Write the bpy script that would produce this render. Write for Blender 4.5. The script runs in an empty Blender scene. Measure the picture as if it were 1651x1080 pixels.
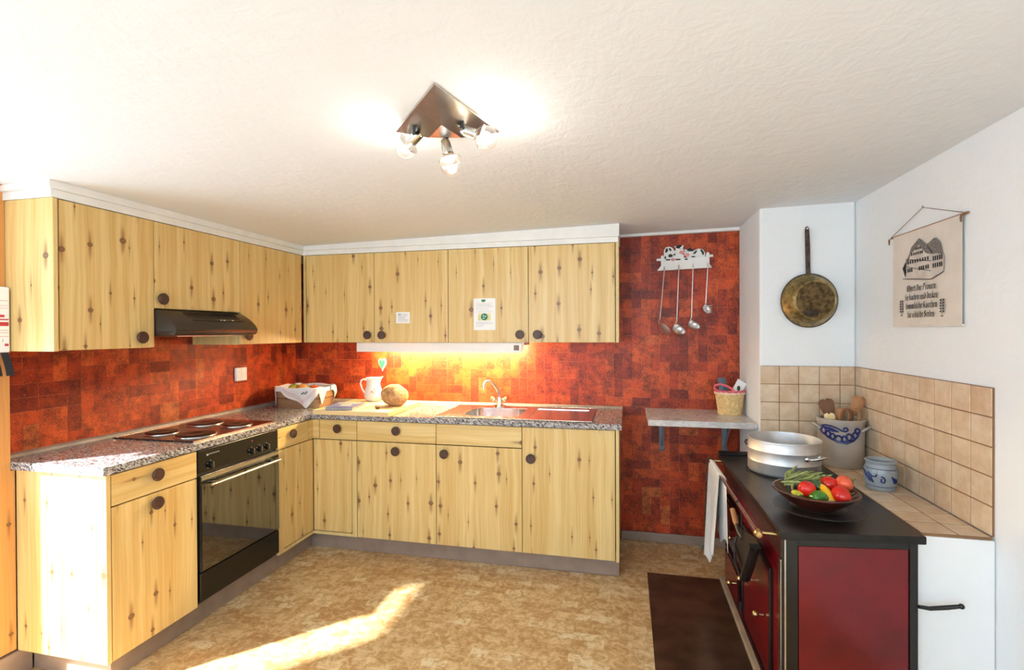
import bpy, bmesh, math, random
from mathutils import Vector, Matrix
random.seed(7)
scene = bpy.context.scene
COL = scene.collection
PI = math.pi

# ------------------------------------------------------------------ camera
cam_d = bpy.data.cameras.new('camera'); cam = bpy.data.objects.new('camera', cam_d); COL.objects.link(cam)
cam_d.sensor_width = 36.0; cam_d.lens = 815.02 / 1651 * 36; cam_d.clip_start = 0.02
yaw, pitch, roll = 0.2240, -0.0060, -0.0045
fw = Vector((-math.sin(yaw) * math.cos(pitch), math.cos(yaw) * math.cos(pitch), math.sin(pitch)))
rt = Vector((math.cos(yaw), math.sin(yaw), 0)); up = rt.cross(fw)
r2 = rt * math.cos(roll) + up * math.sin(roll); u2 = -rt * math.sin(roll) + up * math.cos(roll)
cam.matrix_world = Matrix(((r2.x, u2.x, -fw.x, 0), (r2.y, u2.y, -fw.y, 0), (r2.z, u2.z, -fw.z, 1.4405), (0, 0, 0, 1)))
scene.camera = cam

# ------------------------------------------------------------------ world, sun, window daylight, exposure
w = bpy.data.worlds.new('world'); scene.world = w; w.use_nodes = True
w.node_tree.nodes['Background'].inputs[0].default_value = (0.78, 0.88, 1.0, 1)
w.node_tree.nodes['Background'].inputs[1].default_value = 2.0
def light(name, kind, loc, direction, energy, color, **kw):
    d = bpy.data.lights.new(name, kind); o = bpy.data.objects.new(name, d); COL.objects.link(o)
    o.location = loc; o.rotation_euler = Vector(direction).to_track_quat('-Z', 'Y').to_euler()
    d.energy = energy; d.color = color
    for k, v in kw.items(): setattr(d, k, v)
    return o
SUN_EL = math.radians(40)
light('sun', 'SUN', (-6, -4, 6), (0.707 * math.cos(SUN_EL), 0.707 * math.cos(SUN_EL), -math.sin(SUN_EL)), 30.0, (1.0, 0.98, 0.95), angle=math.radians(2.2))
light('door_daylight', 'AREA', (-2.82, 0.98, 1.1), (1, 0.15, 0), 46, (0.65, 0.825, 1.0), shape='RECTANGLE', size=1.9, size_y=0.95)
light('window_daylight_a', 'AREA', (-1.25, -1.55, 1.45), (0, 1, 0.0), 60, (0.65, 0.825, 1.0), shape='RECTANGLE', size=1.4, size_y=1.1)
light('window_daylight_b', 'AREA', (0.45, -1.55, 1.45), (0, 1, 0.0), 18, (0.65, 0.825, 1.0), shape='RECTANGLE', size=1.0, size_y=1.1)
vs = scene.view_settings
vs.view_transform = 'Standard'; vs.look = 'None'; vs.gamma = 1.0; vs.use_curve_mapping = False
vs.exposure = 0.32

# ------------------------------------------------------------------ mesh helpers
def lin(c):
    c = c / 255.0
    return c / 12.92 if c <= 0.04045 else ((c + 0.055) / 1.055) ** 2.4
def rgb(r, g, b): return (lin(r), lin(g), lin(b), 1.0)

class MB:
    """collects geometry in world coordinates"""
    def __init__(s): s.v = []; s.f = []
    def add(s, vs_, fs):
        n = len(s.v); s.v += [tuple(p) for p in vs_]; s.f += [tuple(i + n for i in f) for f in fs]; return s
    def box(s, x0, x1, y0, y1, z0, z1):
        return s.add([(x0,y0,z0),(x1,y0,z0),(x1,y1,z0),(x0,y1,z0),(x0,y0,z1),(x1,y0,z1),(x1,y1,z1),(x0,y1,z1)],
                     [(0,3,2,1),(4,5,6,7),(0,1,5,4),(1,2,6,5),(2,3,7,6),(3,0,4,7)])
    def obox(s, c, ax, ay, az):
        c, ax, ay, az = map(Vector, (c, ax, ay, az)); vs_ = []
        for k in (-1, 1):
            for (i, j) in ((-1,-1),(1,-1),(1,1),(-1,1)): vs_.append(c + ax*i + ay*j + az*k)
        return s.add(vs_, [(0,3,2,1),(4,5,6,7),(0,1,5,4),(1,2,6,5),(2,3,7,6),(3,0,4,7)])
    def prism(s, pts, axis, a, b):
        """polygon pts (2D) extruded along axis from a to b; 2D axes are the remaining two in xyz order"""
        def mk(p, t):
            return {'x': (t, p[0], p[1]), 'y': (p[0], t, p[1]), 'z': (p[0], p[1], t)}[axis]
        n = len(pts); vs_ = [mk(p, a) for p in pts] + [mk(p, b) for p in pts]
        fs = [tuple(range(n))[::-1], tuple(range(n, 2*n))] + [(i, (i+1) % n, n + (i+1) % n, n + i) for i in range(n)]
        return s.add(vs_, fs)
    def tube(s, path, r, n=10, caps=True, closed=False):
        P = [Vector(p) for p in path]; R = r if isinstance(r, (list, tuple)) else [r] * len(P)
        vs_ = []; m = len(P); prev = None
        for i, p in enumerate(P):
            if closed: t = P[(i+1) % m] - P[i-1]
            else: t = P[min(i+1, m-1)] - P[max(i-1, 0)]
            t.normalize()
            if prev is None:
                a = Vector((0,0,1)) if abs(t.z) < 0.9 else Vector((1,0,0))
                prev = t.cross(a).normalized()
            u = (prev - t * prev.dot(t)).normalized(); prev = u; v = t.cross(u)
            for k in range(n):
                an = 2*PI*k/n; vs_.append(p + (u*math.cos(an) + v*math.sin(an)) * R[i])
        fs = []
        for i in range(m if closed else m-1):
            j = (i+1) % m
            for k in range(n): fs.append((i*n+k, i*n+(k+1) % n, j*n+(k+1) % n, j*n+k))
        if caps and not closed: fs += [tuple(range(n))[::-1], tuple(range((m-1)*n, m*n))]
        return s.add(vs_, fs)
    def lathe(s, prof, c, n=32, axis=(0,0,1), sx=1.0, sy=1.0):
        """profile [(radius, height)] around axis through c"""
        a = Vector(axis).normalized(); h = Vector((1,0,0)) if abs(a.x) < 0.9 else Vector((0,1,0))
        u = (h - a*h.dot(a)).normalized(); v = a.cross(u); c = Vector(c)
        vs_ = []; fs = []
        for (r, z) in prof:
            for k in range(n):
                an = 2*PI*k/n; vs_.append(c + a*z + u*(r*sx*math.cos(an)) + v*(r*sy*math.sin(an)))
        m = len(prof)
        for i in range(m-1):
            for k in range(n): fs.append((i*n+k, i*n+(k+1) % n, (i+1)*n+(k+1) % n, (i+1)*n+k))
        if prof[0][0] > 1e-6: fs.append(tuple(range(n))[::-1])
        if prof[-1][0] > 1e-6: fs.append(tuple(range((m-1)*n, m*n)))
        return s.add(vs_, fs)
    def ball(s, c, rx, ry=None, rz=None, n=20, m=12, rot=None, fn=None):
        ry = ry or rx; rz = rz or rx; c = Vector(c); vs_ = []; fs = []
        for i in range(m+1):
            th = PI*i/m
            for k in range(n):
                ph = 2*PI*k/n; d = Vector((math.sin(th)*math.cos(ph), math.sin(th)*math.sin(ph), math.cos(th)))
                q = fn(d) if fn else 1.0
                p = Vector((d.x*rx*q, d.y*ry*q, d.z*rz*q))
                if rot: p = rot @ p
                vs_.append(c + p)
        for i in range(m):
            for k in range(n): fs.append((i*n+k, (i+1)*n+k, (i+1)*n+(k+1) % n, i*n+(k+1) % n))
        return s.add(vs_, fs)
    def grid(s, fn, nu, nv):
        vs_ = [fn(i/nu, j/nv) for j in range(nv+1) for i in range(nu+1)]
        fs = [(j*(nu+1)+i, j*(nu+1)+i+1, (j+1)*(nu+1)+i+1, (j+1)*(nu+1)+i) for j in range(nv) for i in range(nu)]
        return s.add(vs_, fs)
    def sheet(s, fn, nu, nv, th):
        """grid with thickness th along its normals"""
        P = [[Vector(fn(i/nu, j/nv)) for i in range(nu+1)] for j in range(nv+1)]
        Q = []
        for j in range(nv+1):
            row = []
            for i in range(nu+1):
                du = P[j][min(i+1,nu)] - P[j][max(i-1,0)]; dv = P[min(j+1,nv)][i] - P[max(j-1,0)][i]
                nn = du.cross(dv)
                row.append(P[j][i] + (nn.normalized() if nn.length > 1e-12 else Vector((0,0,1))) * th)
            Q.append(row)
        a = [p for r in P for p in r]; b = [p for r in Q for p in r]; n = len(a); W = nu+1
        fs = []
        for j in range(nv):
            for i in range(nu):
                q = (j*W+i, j*W+i+1, (j+1)*W+i+1, (j+1)*W+i); fs.append(q[::-1]); fs.append(tuple(k+n for k in q))
        rim = [i for i in range(W)] + [j*W+nu for j in range(1, nv+1)] + [nv*W+i for i in range(nu-1, -1, -1)] + [j*W for j in range(nv-1, 0, -1)]
        for k in range(len(rim)):
            x, y = rim[k], rim[(k+1) % len(rim)]; fs.append((x, y, y+n, x+n))
        return s.add(a + b, fs)
    def mesh(s, name, org, smooth=False, bevel=0.0, fixn=True):
        me = bpy.data.meshes.new(name)
        me.from_pydata([(p[0]-org[0], p[1]-org[1], p[2]-org[2]) for p in s.v], [], s.f)
        bm = bmesh.new(); bm.from_mesh(me)
        if fixn:
            bmesh.ops.remove_doubles(bm, verts=bm.verts, dist=1e-6)
            bmesh.ops.recalc_face_normals(bm, faces=bm.faces)
        if bevel:
            ed = [e for e in bm.edges if len(e.link_faces) == 2 and e.calc_face_angle(0) > 0.5]
            bmesh.ops.bevel(bm, geom=ed, offset=bevel, segments=2, profile=0.5, affect='EDGES', clamp_overlap=True)
        bm.to_mesh(me); bm.free()
        if smooth:
            me.polygons.foreach_set('use_smooth', [True]*len(me.polygons))
            me.set_sharp_from_angle(angle=math.radians(40))
        return me
    def org(s):
        xs, ys, zs = zip(*s.v)
        return ((min(xs)+max(xs))/2, (min(ys)+max(ys))/2, min(zs))
    def build(s, name, mat, parent=None, smooth=False, bevel=0.0, fixn=True):
        o_ = s.org(); me = s.mesh(name, o_, smooth, bevel, fixn)
        for m_ in (mat if isinstance(mat, (list, tuple)) else [mat]): me.materials.append(m_)
        ob = bpy.data.objects.new(name, me); COL.objects.link(ob)
        if parent:
            ob.parent = parent; ob.location = Vector(o_) - wloc(parent)
        else: ob.location = o_
        return ob
def wloc(o):
    p = Vector(o.location)
    while o.parent: o = o.parent; p += Vector(o.location)
    return p
def tag(o, label, cat=None, group=None):
    o['label'] = label
    if cat: o['category'] = cat
    if group: o['group'] = group
    return o
def thing(name, label, cat, loc, group=None):
    o = bpy.data.objects.new(name, None); COL.objects.link(o); o.location = loc; o.empty_display_size = 0.05
    return tag(o, label, cat, group)
def struct(o): o['kind'] = 'structure'; return o
def inst(me, name, loc, parent=None, rot=None):
    o = bpy.data.objects.new(name, me); COL.objects.link(o)
    if parent: o.parent = parent; o.location = Vector(loc) - wloc(parent)
    else: o.location = loc
    if rot: o.rotation_euler = rot
    return o
def circ(cx, cy, r, n=24, a0=0, a1=2*PI, sy=1):
    return [(cx + r*math.cos(a0+(a1-a0)*i/n), cy + r*sy*math.sin(a0+(a1-a0)*i/n)) for i in range(n)]

# ------------------------------------------------------------------ material helpers
class NG:
    def __init__(s, name):
        s.m = bpy.data.materials.new(name); s.m.use_nodes = True; s.t = s.m.node_tree
        s.b = s.t.nodes['Principled BSDF']; s.out = s.t.nodes['Material Output']
    def n(s, typ, ins=None, **kw):
        nd = s.t.nodes.new(typ)
        for k, v in kw.items(): setattr(nd, k, v)
        for k, v in (ins or {}).items(): s.set(nd.inputs[k], v)
        return nd
    def set(s, sock, v):
        if isinstance(v, bpy.types.NodeSocket): s.t.links.new(v, sock)
        else: sock.default_value = v
    def m2(s, op, a, b=0.0, c=0.0):
        nd = s.t.nodes.new('ShaderNodeMath'); nd.operation = op
        s.set(nd.inputs[0], a); s.set(nd.inputs[1], b); s.set(nd.inputs[2], c); return nd.outputs[0]
    def mr(s, v, a, b, c=0.0, d=1.0, smooth=True):
        nd = s.t.nodes.new('ShaderNodeMapRange'); nd.interpolation_type = 'SMOOTHSTEP' if smooth else 'LINEAR'
        s.set(nd.inputs['Value'], v)
        for k, q in zip(('From Min', 'From Max', 'To Min', 'To Max'), (a, b, c, d)): s.set(nd.inputs[k], q)
        return nd.outputs[0]
    def mix(s, f, a, b, mode='MIX'):
        nd = s.t.nodes.new('ShaderNodeMix'); nd.data_type = 'RGBA'; nd.blend_type = mode
        s.set(nd.inputs[0], f); s.set(nd.inputs[6], a); s.set(nd.inputs[7], b); return nd.outputs[2]
    def pos(s): return s.n('ShaderNodeNewGeometry').outputs['Position']
    def xyz(s, v):
        nd = s.n('ShaderNodeSeparateXYZ', {0: v}); return nd.outputs
    def vec(s, x=0.0, y=0.0, z=0.0): return s.n('ShaderNodeCombineXYZ', {0: x, 1: y, 2: z}).outputs[0]
    def noise(s, v, scale, detail=3.0, rough=0.55, dist=0.0, out='Fac'):
        return s.n('ShaderNodeTexNoise', {'Vector': v, 'Scale': scale, 'Detail': detail, 'Roughness': rough, 'Distortion': dist}).outputs[out]
    def vmul(s, v, k):
        return s.n('ShaderNodeVectorMath', {0: v, 1: k}, operation='MULTIPLY').outputs[0]
    def bump(s, h, strength=0.3, dist=0.01):
        o = s.n('ShaderNodeBump', {'Height': h, 'Strength': strength, 'Distance': dist}).outputs[0]
        s.set(s.b.inputs['Normal'], o)
    def base(s, c): s.set(s.b.inputs['Base Color'], c)
    def p(s, **kw):
        nm = dict(rough='Roughness', metal='Metallic', ior='IOR', coat='Coat Weight', coatr='Coat Roughness', spec='Specular IOR Level', aniso='Anisotropic', emi='Emission Strength', emc='Emission Color', sheen='Sheen Weight', trans='Transmission Weight')
        for k, v in kw.items(): s.set(s.b.inputs[nm[k]], v)
        return s

def simple(name, col, rough=0.5, metal=0.0, var=0.10, scale=12.0, bump=0.0, bscale=60.0, **kw):
    g = NG(name); P = g.pos(); nz = g.noise(P, scale, 4.0)
    dark = tuple(c*(1-2*var) for c in col[:3]) + (1,); lite = tuple(min(1, c*(1+var)) for c in col[:3]) + (1,)
    g.base(g.mix(g.mr(nz, 0.3, 0.7), dark, lite)); g.p(rough=rough, metal=metal, **kw)
    if bump: g.bump(g.noise(P, bscale, 3.0), bump, 0.004)
    return g.m

def wood(name, horizontal=False, lite=(231,205,143), dark=(205,164,92), knots=True, rough=0.38, kd=(8.0,4.6), sizes=1.0):
    g = NG(name); x, y, z = g.xyz(g.pos()); rnd = g.n('ShaderNodeObjectInfo').outputs['Random']
    u = g.m2('ADD', g.m2('ADD', x, y), g.m2('MULTIPLY', rnd, 37.0)); v = g.m2('ADD', z, g.m2('MULTIPLY', rnd, 11.0))
    if horizontal: u, v = v, u
    wob = g.m2('MULTIPLY', g.noise(g.vec(g.m2('MULTIPLY', u, 3.0), g.m2('MULTIPLY', v, 2.0)), 1.0, 2.0), 0.05)
    uw = g.m2('ADD', u, wob)
    fine = g.noise(g.vec(g.m2('MULTIPLY', uw, 130.0), g.m2('MULTIPLY', v, 2.5)), 1.0, 3.0)
    band = g.noise(g.vec(g.m2('MULTIPLY', uw, 22.0), g.m2('MULTIPLY', v, 0.5)), 1.0, 2.0)
    f = g.m2('ADD', g.m2('MULTIPLY', g.mr(fine, 0.25, 0.75), 0.4), g.m2('MULTIPLY', g.mr(band, 0.3, 0.7), 0.6))
    col = g.mix(f, rgb(*lite), rgb(*dark))
    if knots:
        cv = g.vec(g.m2('MULTIPLY', u, kd[0]), g.m2('MULTIPLY', v, kd[1]))
        vo = g.n('ShaderNodeTexVoronoi', {'Vector': cv, 'Scale': 1.0, 'Randomness': 0.9}, voronoi_dimensions='2D')
        px, py, pz = g.xyz(vo.outputs['Position']); cx, cy, cz = g.xyz(cv)
        du = g.m2('DIVIDE', g.m2('SUBTRACT', cx, px), kd[0]); dv = g.m2('DIVIDE', g.m2('SUBTRACT', cy, py), kd[1])
        cr, cg, cb = g.xyz(vo.outputs['Color'])
        r = g.m2('MULTIPLY', g.m2('ADD', g.m2('MULTIPLY', g.m2('POWER', cr, 2.0), 0.0135), 0.0044), sizes)
        d = g.m2('SQRT', g.m2('ADD', g.m2('POWER', g.m2('ABSOLUTE', du), 2.0), g.m2('MULTIPLY', g.m2('POWER', g.m2('ABSOLUTE', dv), 2.0), 1.5)))
        q = g.m2('DIVIDE', d, r)
        gate = g.m2('GREATER_THAN', cg, 0.14)
        kn = g.m2('MULTIPLY', g.mr(q, 0.75, 1.15, 1.0, 0.0), gate)
        core = g.m2('MULTIPLY', g.mr(q, 0.25, 0.6, 1.0, 0.0), gate)
        su = g.m2('EXPONENT', g.m2('MULTIPLY', g.m2('POWER', g.m2('ABSOLUTE', g.m2('DIVIDE', du, g.m2('MULTIPLY', r, 0.62))), 2.0), -1.0))
        sv = g.m2('EXPONENT', g.m2('MULTIPLY', g.m2('DIVIDE', g.m2('ABSOLUTE', dv), g.m2('ADD', g.m2('MULTIPLY', r, 4.0), 0.018)), -1.0))
        fade = g.mr(g.m2('ABSOLUTE', dv), 0.035, 0.085, 1.0, 0.0)
        st = g.m2('MULTIPLY', g.m2('MULTIPLY', g.m2('MULTIPLY', su, sv), gate), fade)
        col = g.mix(st, col, rgb(146, 98, 54))
        col = g.mix(g.m2('MULTIPLY', kn, 0.9), col, rgb(116, 80, 50)); col = g.mix(g.m2('MULTIPLY', core, 0.5), col, rgb(160, 114, 78))
    g.base(col); g.p(rough=rough); return g.m

def glass_thin(name, tint=(1,1,1,1), f=0.08):
    g = NG(name); tr = g.n('ShaderNodeBsdfTransparent', {0: tint}); gl = g.n('ShaderNodeBsdfGlossy', {0: (1,1,1,1), 'Roughness': 0.02})
    lw = g.n('ShaderNodeLayerWeight', {'Blend': 0.25}).outputs['Facing']
    mx = g.n('ShaderNodeMixShader', {0: g.m2('ADD', g.m2('MULTIPLY', lw, 0.5), f), 1: tr.outputs[0], 2: gl.outputs[0]})
    g.t.links.new(mx.outputs[0], g.out.inputs[0]); return g.m

def emit(name, col, strength):
    g = NG(name); g.p(emi=strength, emc=col, rough=0.4); g.base((0.8,0.8,0.8,1)); return g.m

# ---- the materials
PINE = wood('pine_laminate'); PINE_H = wood('pine_laminate_horizontal', True, knots=True, kd=(9.0, 1.6), sizes=0.9)
PINE_EDGE = wood('pine_edge', lite=(230,206,146), dark=(213,180,114), knots=False)
ORANGE_WOOD = wood('orange_spruce', lite=(226,165,98), dark=(206,138,72), kd=(5.0, 2.5), sizes=0.6)
BEECH = wood('beech', True, lite=(240,214,160), dark=(226,194,136), knots=False, rough=0.55)
DARKWOOD = wood('dark_utensil_wood', lite=(140,92,54), dark=(98,60,34), knots=False, rough=0.6)
MIDWOOD = wood('utensil_wood', lite=(176,124,78), dark=(140,92,54), knots=False, rough=0.6)
CHIPWOOD = wood('basket_wood', True, lite=(168,134,98), dark=(136,102,70), knots=False, rough=0.6)
KNOB = simple('brown_knob', rgb(78,50,40), 0.45, var=0.15, scale=40)
WHITE_PAINT = simple('white_paint', rgb(236,235,230), 0.4, var=0.02)
WHITE_PLASTIC = simple('white_plastic', rgb(238,238,236), 0.3, var=0.01)
BLACK_GLOSS = simple('black_enamel', rgb(22,20,18), 0.22, var=0.1)
BLACK_MATT = simple('black_plastic', rgb(18,17,16), 0.35, var=0.1)
HOOD_BROWN = simple('brown_hood_enamel', rgb(52,42,34), 0.28, var=0.06)
PLINTH = simple('plinth_grey_brown', rgb(150,130,116), 0.35, var=0.06)
GAP_SHADE = simple('painted_gap_shade', rgb(40,28,20), 0.8)  # cabinet bodies coloured near-black to paint in the shade between the fronts
CHROME = simple('chrome', (0.85,0.85,0.86,1), 0.08, 1.0, var=0.02)
STEEL = simple('brushed_steel', (0.62,0.61,0.59,1), 0.24, 1.0, var=0.05, scale=30)
SINK_STEEL = simple('sink_steel', (0.70,0.68,0.65,1), 0.22, 1.0, var=0.04, scale=30)
NICKEL = simple('brushed_nickel', (0.56,0.51,0.45,1), 0.3, 1.0, var=0.06, scale=25)
BRASS = simple('brass', rgb(196,168,120), 0.25, 1.0, var=0.1)
CAST_IRON = simple('cast_iron', rgb(44,40,38), 0.45, 0.3, var=0.25, scale=18, bump=0.15, bscale=120)
STOVE_TOP = simple('stove_top_iron', rgb(34,30,28), 0.32, 0.35, var=0.3, scale=9, bump=0.06, bscale=90)
STOVE_RED = simple('red_enamel', rgb(108,12,20), 0.2, var=0.14, scale=5)
GREY_METAL = simple('grey_painted_metal', rgb(112,124,136), 0.45, var=0.08)
OVEN_GLASS = simple('oven_glass', rgb(20,18,15), 0.03, var=0.05); OVEN_GLASS.node_tree.nodes['Principled BSDF'].inputs['IOR'].default_value = 2.7
PORCELAIN = simple('white_porcelain', rgb(240,238,232), 0.12, var=0.02)
CLOTH = simple('white_cloth', rgb(236,233,228), 0.85, var=0.03, bump=0.2, bscale=400)
RED_THREAD = simple('red_thread', rgb(226,120,112), 0.8)
DARK_THREAD = simple('dark_thread', rgb(80,80,84), 0.8)
LINEN = simple('linen', rgb(224,214,202), 0.9, var=0.03, bump=0.25, bscale=500)
INK = simple('black_ink', rgb(44,42,42), 0.8); INK_MID = simple('grey_ink', rgb(128,122,116), 0.8, var=0.3, scale=160); INK_LITE = simple('pale_ink', rgb(208,198,188), 0.8)
PAPER = simple('paper', rgb(244,244,242), 0.7, var=0.01)
RED_PRINT = simple('red_print', rgb(206,60,66), 0.6); PINK_PRINT = simple('pink_print', rgb(232,196,190), 0.6); GREY_PRINT = simple('grey_print', rgb(190,192,196), 0.7)
GREEN_PRINT = simple('green_print', rgb(40,130,96), 0.6); TEAL = simple('teal_felt', rgb(30,108,88), 0.8); YELLOW_PRINT = simple('yellow_print', rgb(236,232,170), 0.7)
BLACK_STRAP = simple('black_webbing', rgb(36,38,44), 0.8)
BLACK_PAINT = simple('black_paint', rgb(30,30,32), 0.5); PINK_PAINT = simple('pink_paint', rgb(232,150,150), 0.5); HEART_RED = simple('heart_red', rgb(140,30,30), 0.5)
STONEWARE = simple('grey_stoneware', rgb(176,166,154), 0.35, var=0.06, scale=10); STONE_BLUE = simple('blue_grey_stoneware', rgb(150,157,160), 0.22, var=0.06, scale=10)
COBALT = simple('cobalt_glaze', rgb(26,36,104), 0.3, var=0.2, scale=60)
BOWL_BROWN = simple('brown_glazed_clay', rgb(74,34,24), 0.15, var=0.2, scale=20)
TOMATO = simple('tomato_skin', rgb(206,34,22), 0.2, var=0.1, scale=20); TOMATO2 = simple('pale_tomato_skin', rgb(222,92,58), 0.2, var=0.1, scale=20)
PEPPER_G = simple('green_pepper_skin', rgb(66,128,38), 0.2, var=0.15, scale=25); PEPPER_Y = simple('yellow_pepper_skin', rgb(240,184,20), 0.2, var=0.08, scale=25)
PEPPER_YG = simple('yellow_green_pepper_skin', rgb(206,192,52), 0.25, var=0.2, scale=40); ZUCCHINI = simple('zucchini_skin', rgb(64,92,50), 0.35, var=0.2, scale=50)
STEM_G = simple('green_stem', rgb(86,110,44), 0.6, var=0.15, scale=60)
def crust_mat():
    g = NG('bread_crust'); P = g.pos(); a = g.noise(P, 17.0, 4.0, 0.6, 0.8); b = g.noise(g.vmul(P, (1.0, 1.0, 2.5)), 34.0, 4.0, 0.7, 1.0)
    col = g.mix(g.mr(a, 0.35, 0.65), rgb(158, 98, 48), rgb(214, 164, 104)); col = g.mix(g.m2('MULTIPLY', g.mr(b, 0.5, 0.66), 0.7), col, rgb(236, 210, 168))
    g.base(col); g.p(rough=0.7); g.bump(g.m2('ADD', a, b), 0.5, 0.012); return g.m
CRUST = crust_mat()
BLUE_COVER = simple('blue_book_cover', rgb(84,106,164), 0.35, var=0.1, scale=30); GREY_COVER = simple('grey_blue_cover', rgb(92,106,122), 0.45, var=0.08)
BOOK_EDGE = simple('grey_pages', rgb(176,168,156), 0.7, var=0.1, scale=80)
STRAW = simple('woven_straw', rgb(226,192,132), 0.7, var=0.12, scale=60); PINK_TRIM = simple('pink_braid', rgb(222,104,116), 0.8, var=0.1); CREAM_TRIM = simple('cream_braid', rgb(238,208,182), 0.8)
GARDEN = simple('metal_plate_brown', rgb(92,66,48), 0.28, 0.35, var=0.22, scale=7, bump=0.03, bscale=40)
LEDGE_WOOD = simple('floor_strip_wood', rgb(196,168,136), 0.5, var=0.08)

def plaster(name, col, bumpst=0.35):
    g = NG(name); P = g.pos()
    a = g.noise(P, 14.0, 5.0, 0.6, 0.6); b = g.noise(g.vmul(P, (1.0, 0.35, 1.0)), 46.0, 3.0)
    g.base(g.mix(g.mr(a, 0.3, 0.7), tuple(c*0.985 for c in col[:3]) + (1,), col)); g.p(rough=0.9)
    g.bump(g.m2('ADD', a, g.m2('MULTIPLY', b, 0.4)), bumpst, 0.01); return g.m
PLASTER = plaster('white_plaster', rgb(236,239,240), 0.22); CEIL = plaster('ceiling_plaster', rgb(228,232,236), 0.28)

def wallpaper_mat():
    g = NG('cork_block_wallpaper'); P = g.pos()
    t = g.n('ShaderNodeAttribute', attribute_name='tone').outputs['Fac']
    rp = g.n('ShaderNodeValToRGB', {0: t}); e = rp.color_ramp; e.interpolation = 'LINEAR'
    e.elements[0].position = 0.0; e.elements[0].color = rgb(112, 34, 20); e.elements[1].position = 1.0; e.elements[1].color = rgb(208, 112, 58)
    for p_, c_ in ((0.2, rgb(168, 58, 28)), (0.45, rgb(200, 74, 32)), (0.75, rgb(220, 94, 40))): q = e.elements.new(p_); q.color = c_
    cl = g.noise(P, 13.0, 5.0, 0.75)
    col = g.mix(g.m2('MULTIPLY', g.mr(cl, 0.36, 0.60, 1.0, 0.0), 0.5), rp.outputs[0], rgb(92, 28, 20))
    sp = g.noise(P, 230.0, 3.0, 0.75); sp2 = g.noise(P, 120.0, 2.0, 0.6)
    col = g.mix(g.m2('MULTIPLY', g.mr(g.m2('SUBTRACT', sp, g.m2('MULTIPLY', g.m2('SUBTRACT', cl, 0.5), 0.32)), 0.50, 0.59), 0.80), col, rgb(50, 16, 12))
    col = g.mix(g.m2('MULTIPLY', g.mr(sp2, 0.60, 0.72), 0.45), col, rgb(220, 120, 66))
    g.base(col); g.p(rough=0.42, spec=0.35); g.bump(sp, 0.12, 0.002); return g.m
WALLPAPER = wallpaper_mat(); SEAM = simple('wallpaper_seam', rgb(176, 92, 56), 0.6, var=0.4, scale=9)

def granite_mat():
    g = NG('granite_laminate'); x, y, z = g.xyz(g.pos())
    l = g.m2('ADD', x, y); t = g.m2('SUBTRACT', x, y); zz = g.m2('ADD', z, g.m2('MULTIPLY', l, 0.45))
    v = g.vec(g.m2('MULTIPLY', l, 26.0), g.m2('MULTIPLY', t, 62.0), g.m2('MULTIPLY', zz, 130.0))
    n1 = g.noise(v, 1.0, 4.0, 0.62, 0.9); n2 = g.noise(v, 2.0, 3.0, 0.6, 0.6); n3 = g.noise(v, 0.45, 2.0)
    col = g.mix(g.mr(n1, 0.40, 0.60), rgb(48, 46, 52), rgb(206, 202, 200))
    col = g.mix(g.mr(n2, 0.56, 0.66), col, rgb(30, 28, 30)); col = g.mix(g.m2('MULTIPLY', g.mr(n3, 0.5, 0.7), 0.5), col, rgb(150, 132, 130))
    g.base(col); g.p(rough=0.13, ior=1.6); return g.m
GRANITE = granite_mat()
def marble_mat():
    g = NG('grey_marble'); P = g.pos(); n1 = g.noise(g.vmul(P, (1.0, 0.6, 3.0)), 18.0, 5.0, 0.65, 1.5)
    g.base(g.mix(g.mr(n1, 0.35, 0.62), rgb(184, 180, 178), rgb(212, 209, 206))); g.p(rough=0.25); return g.m
MARBLE = marble_mat(); UTENSIL = simple('utensil_steel', (0.82,0.82,0.82,1), 0.32, 1.0, var=0.03, scale=30)
def floor_mat():
    g = NG('cork_vinyl_floor'); P = g.pos(); x, y, z = g.xyz(P)
    br = g.n('ShaderNodeTexBrick', {'Vector': P, 'Color1': (0,0,0,1), 'Color2': (1,1,1,1), 'Mortar': (0.5,0.5,0.5,1), 'Scale': 1.0, 'Mortar Size': 0.0, 'Bias': 0.0, 'Brick Width': 0.11, 'Row Height': 0.055}, offset=0.37, offset_frequency=2, squash=0.7, squash_frequency=3)
    bt = g.xyz(br.outputs[0])[0]
    n1 = g.noise(P, 26.0, 6.0, 0.7, 0.8); n2 = g.noise(P, 95.0, 4.0, 0.7); n3 = g.noise(P, 3.0, 2.0); n4 = g.noise(g.vmul(P, (1.0, 2.2, 1.0)), 44.0, 5.0, 0.7, 1.2)
    f = g.m2('ADD', g.m2('MULTIPLY', bt, 0.30), g.m2('MULTIPLY', g.mr(n1, 0.25, 0.75), 0.70))
    col = g.mix(g.mr(f, 0.12, 0.9), rgb(186, 138, 84), rgb(232, 202, 150))
    col = g.mix(g.m2('MULTIPLY', g.mr(n4, 0.56, 0.68), 0.62), col, rgb(116, 78, 40))
    col = g.mix(g.m2('MULTIPLY', g.mr(n2, 0.58, 0.72), 0.35), col, rgb(100, 66, 34))
    col = g.mix(g.m2('MULTIPLY', g.mr(bt, 0.80, 0.92), g.mr(n1, 0.42, 0.62)), col, rgb(232, 212, 172))
    g.base(col); g.p(rough=0.34); g.bump(n4, 0.08, 0.003); return g.m
FLOOR = floor_mat()
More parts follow.
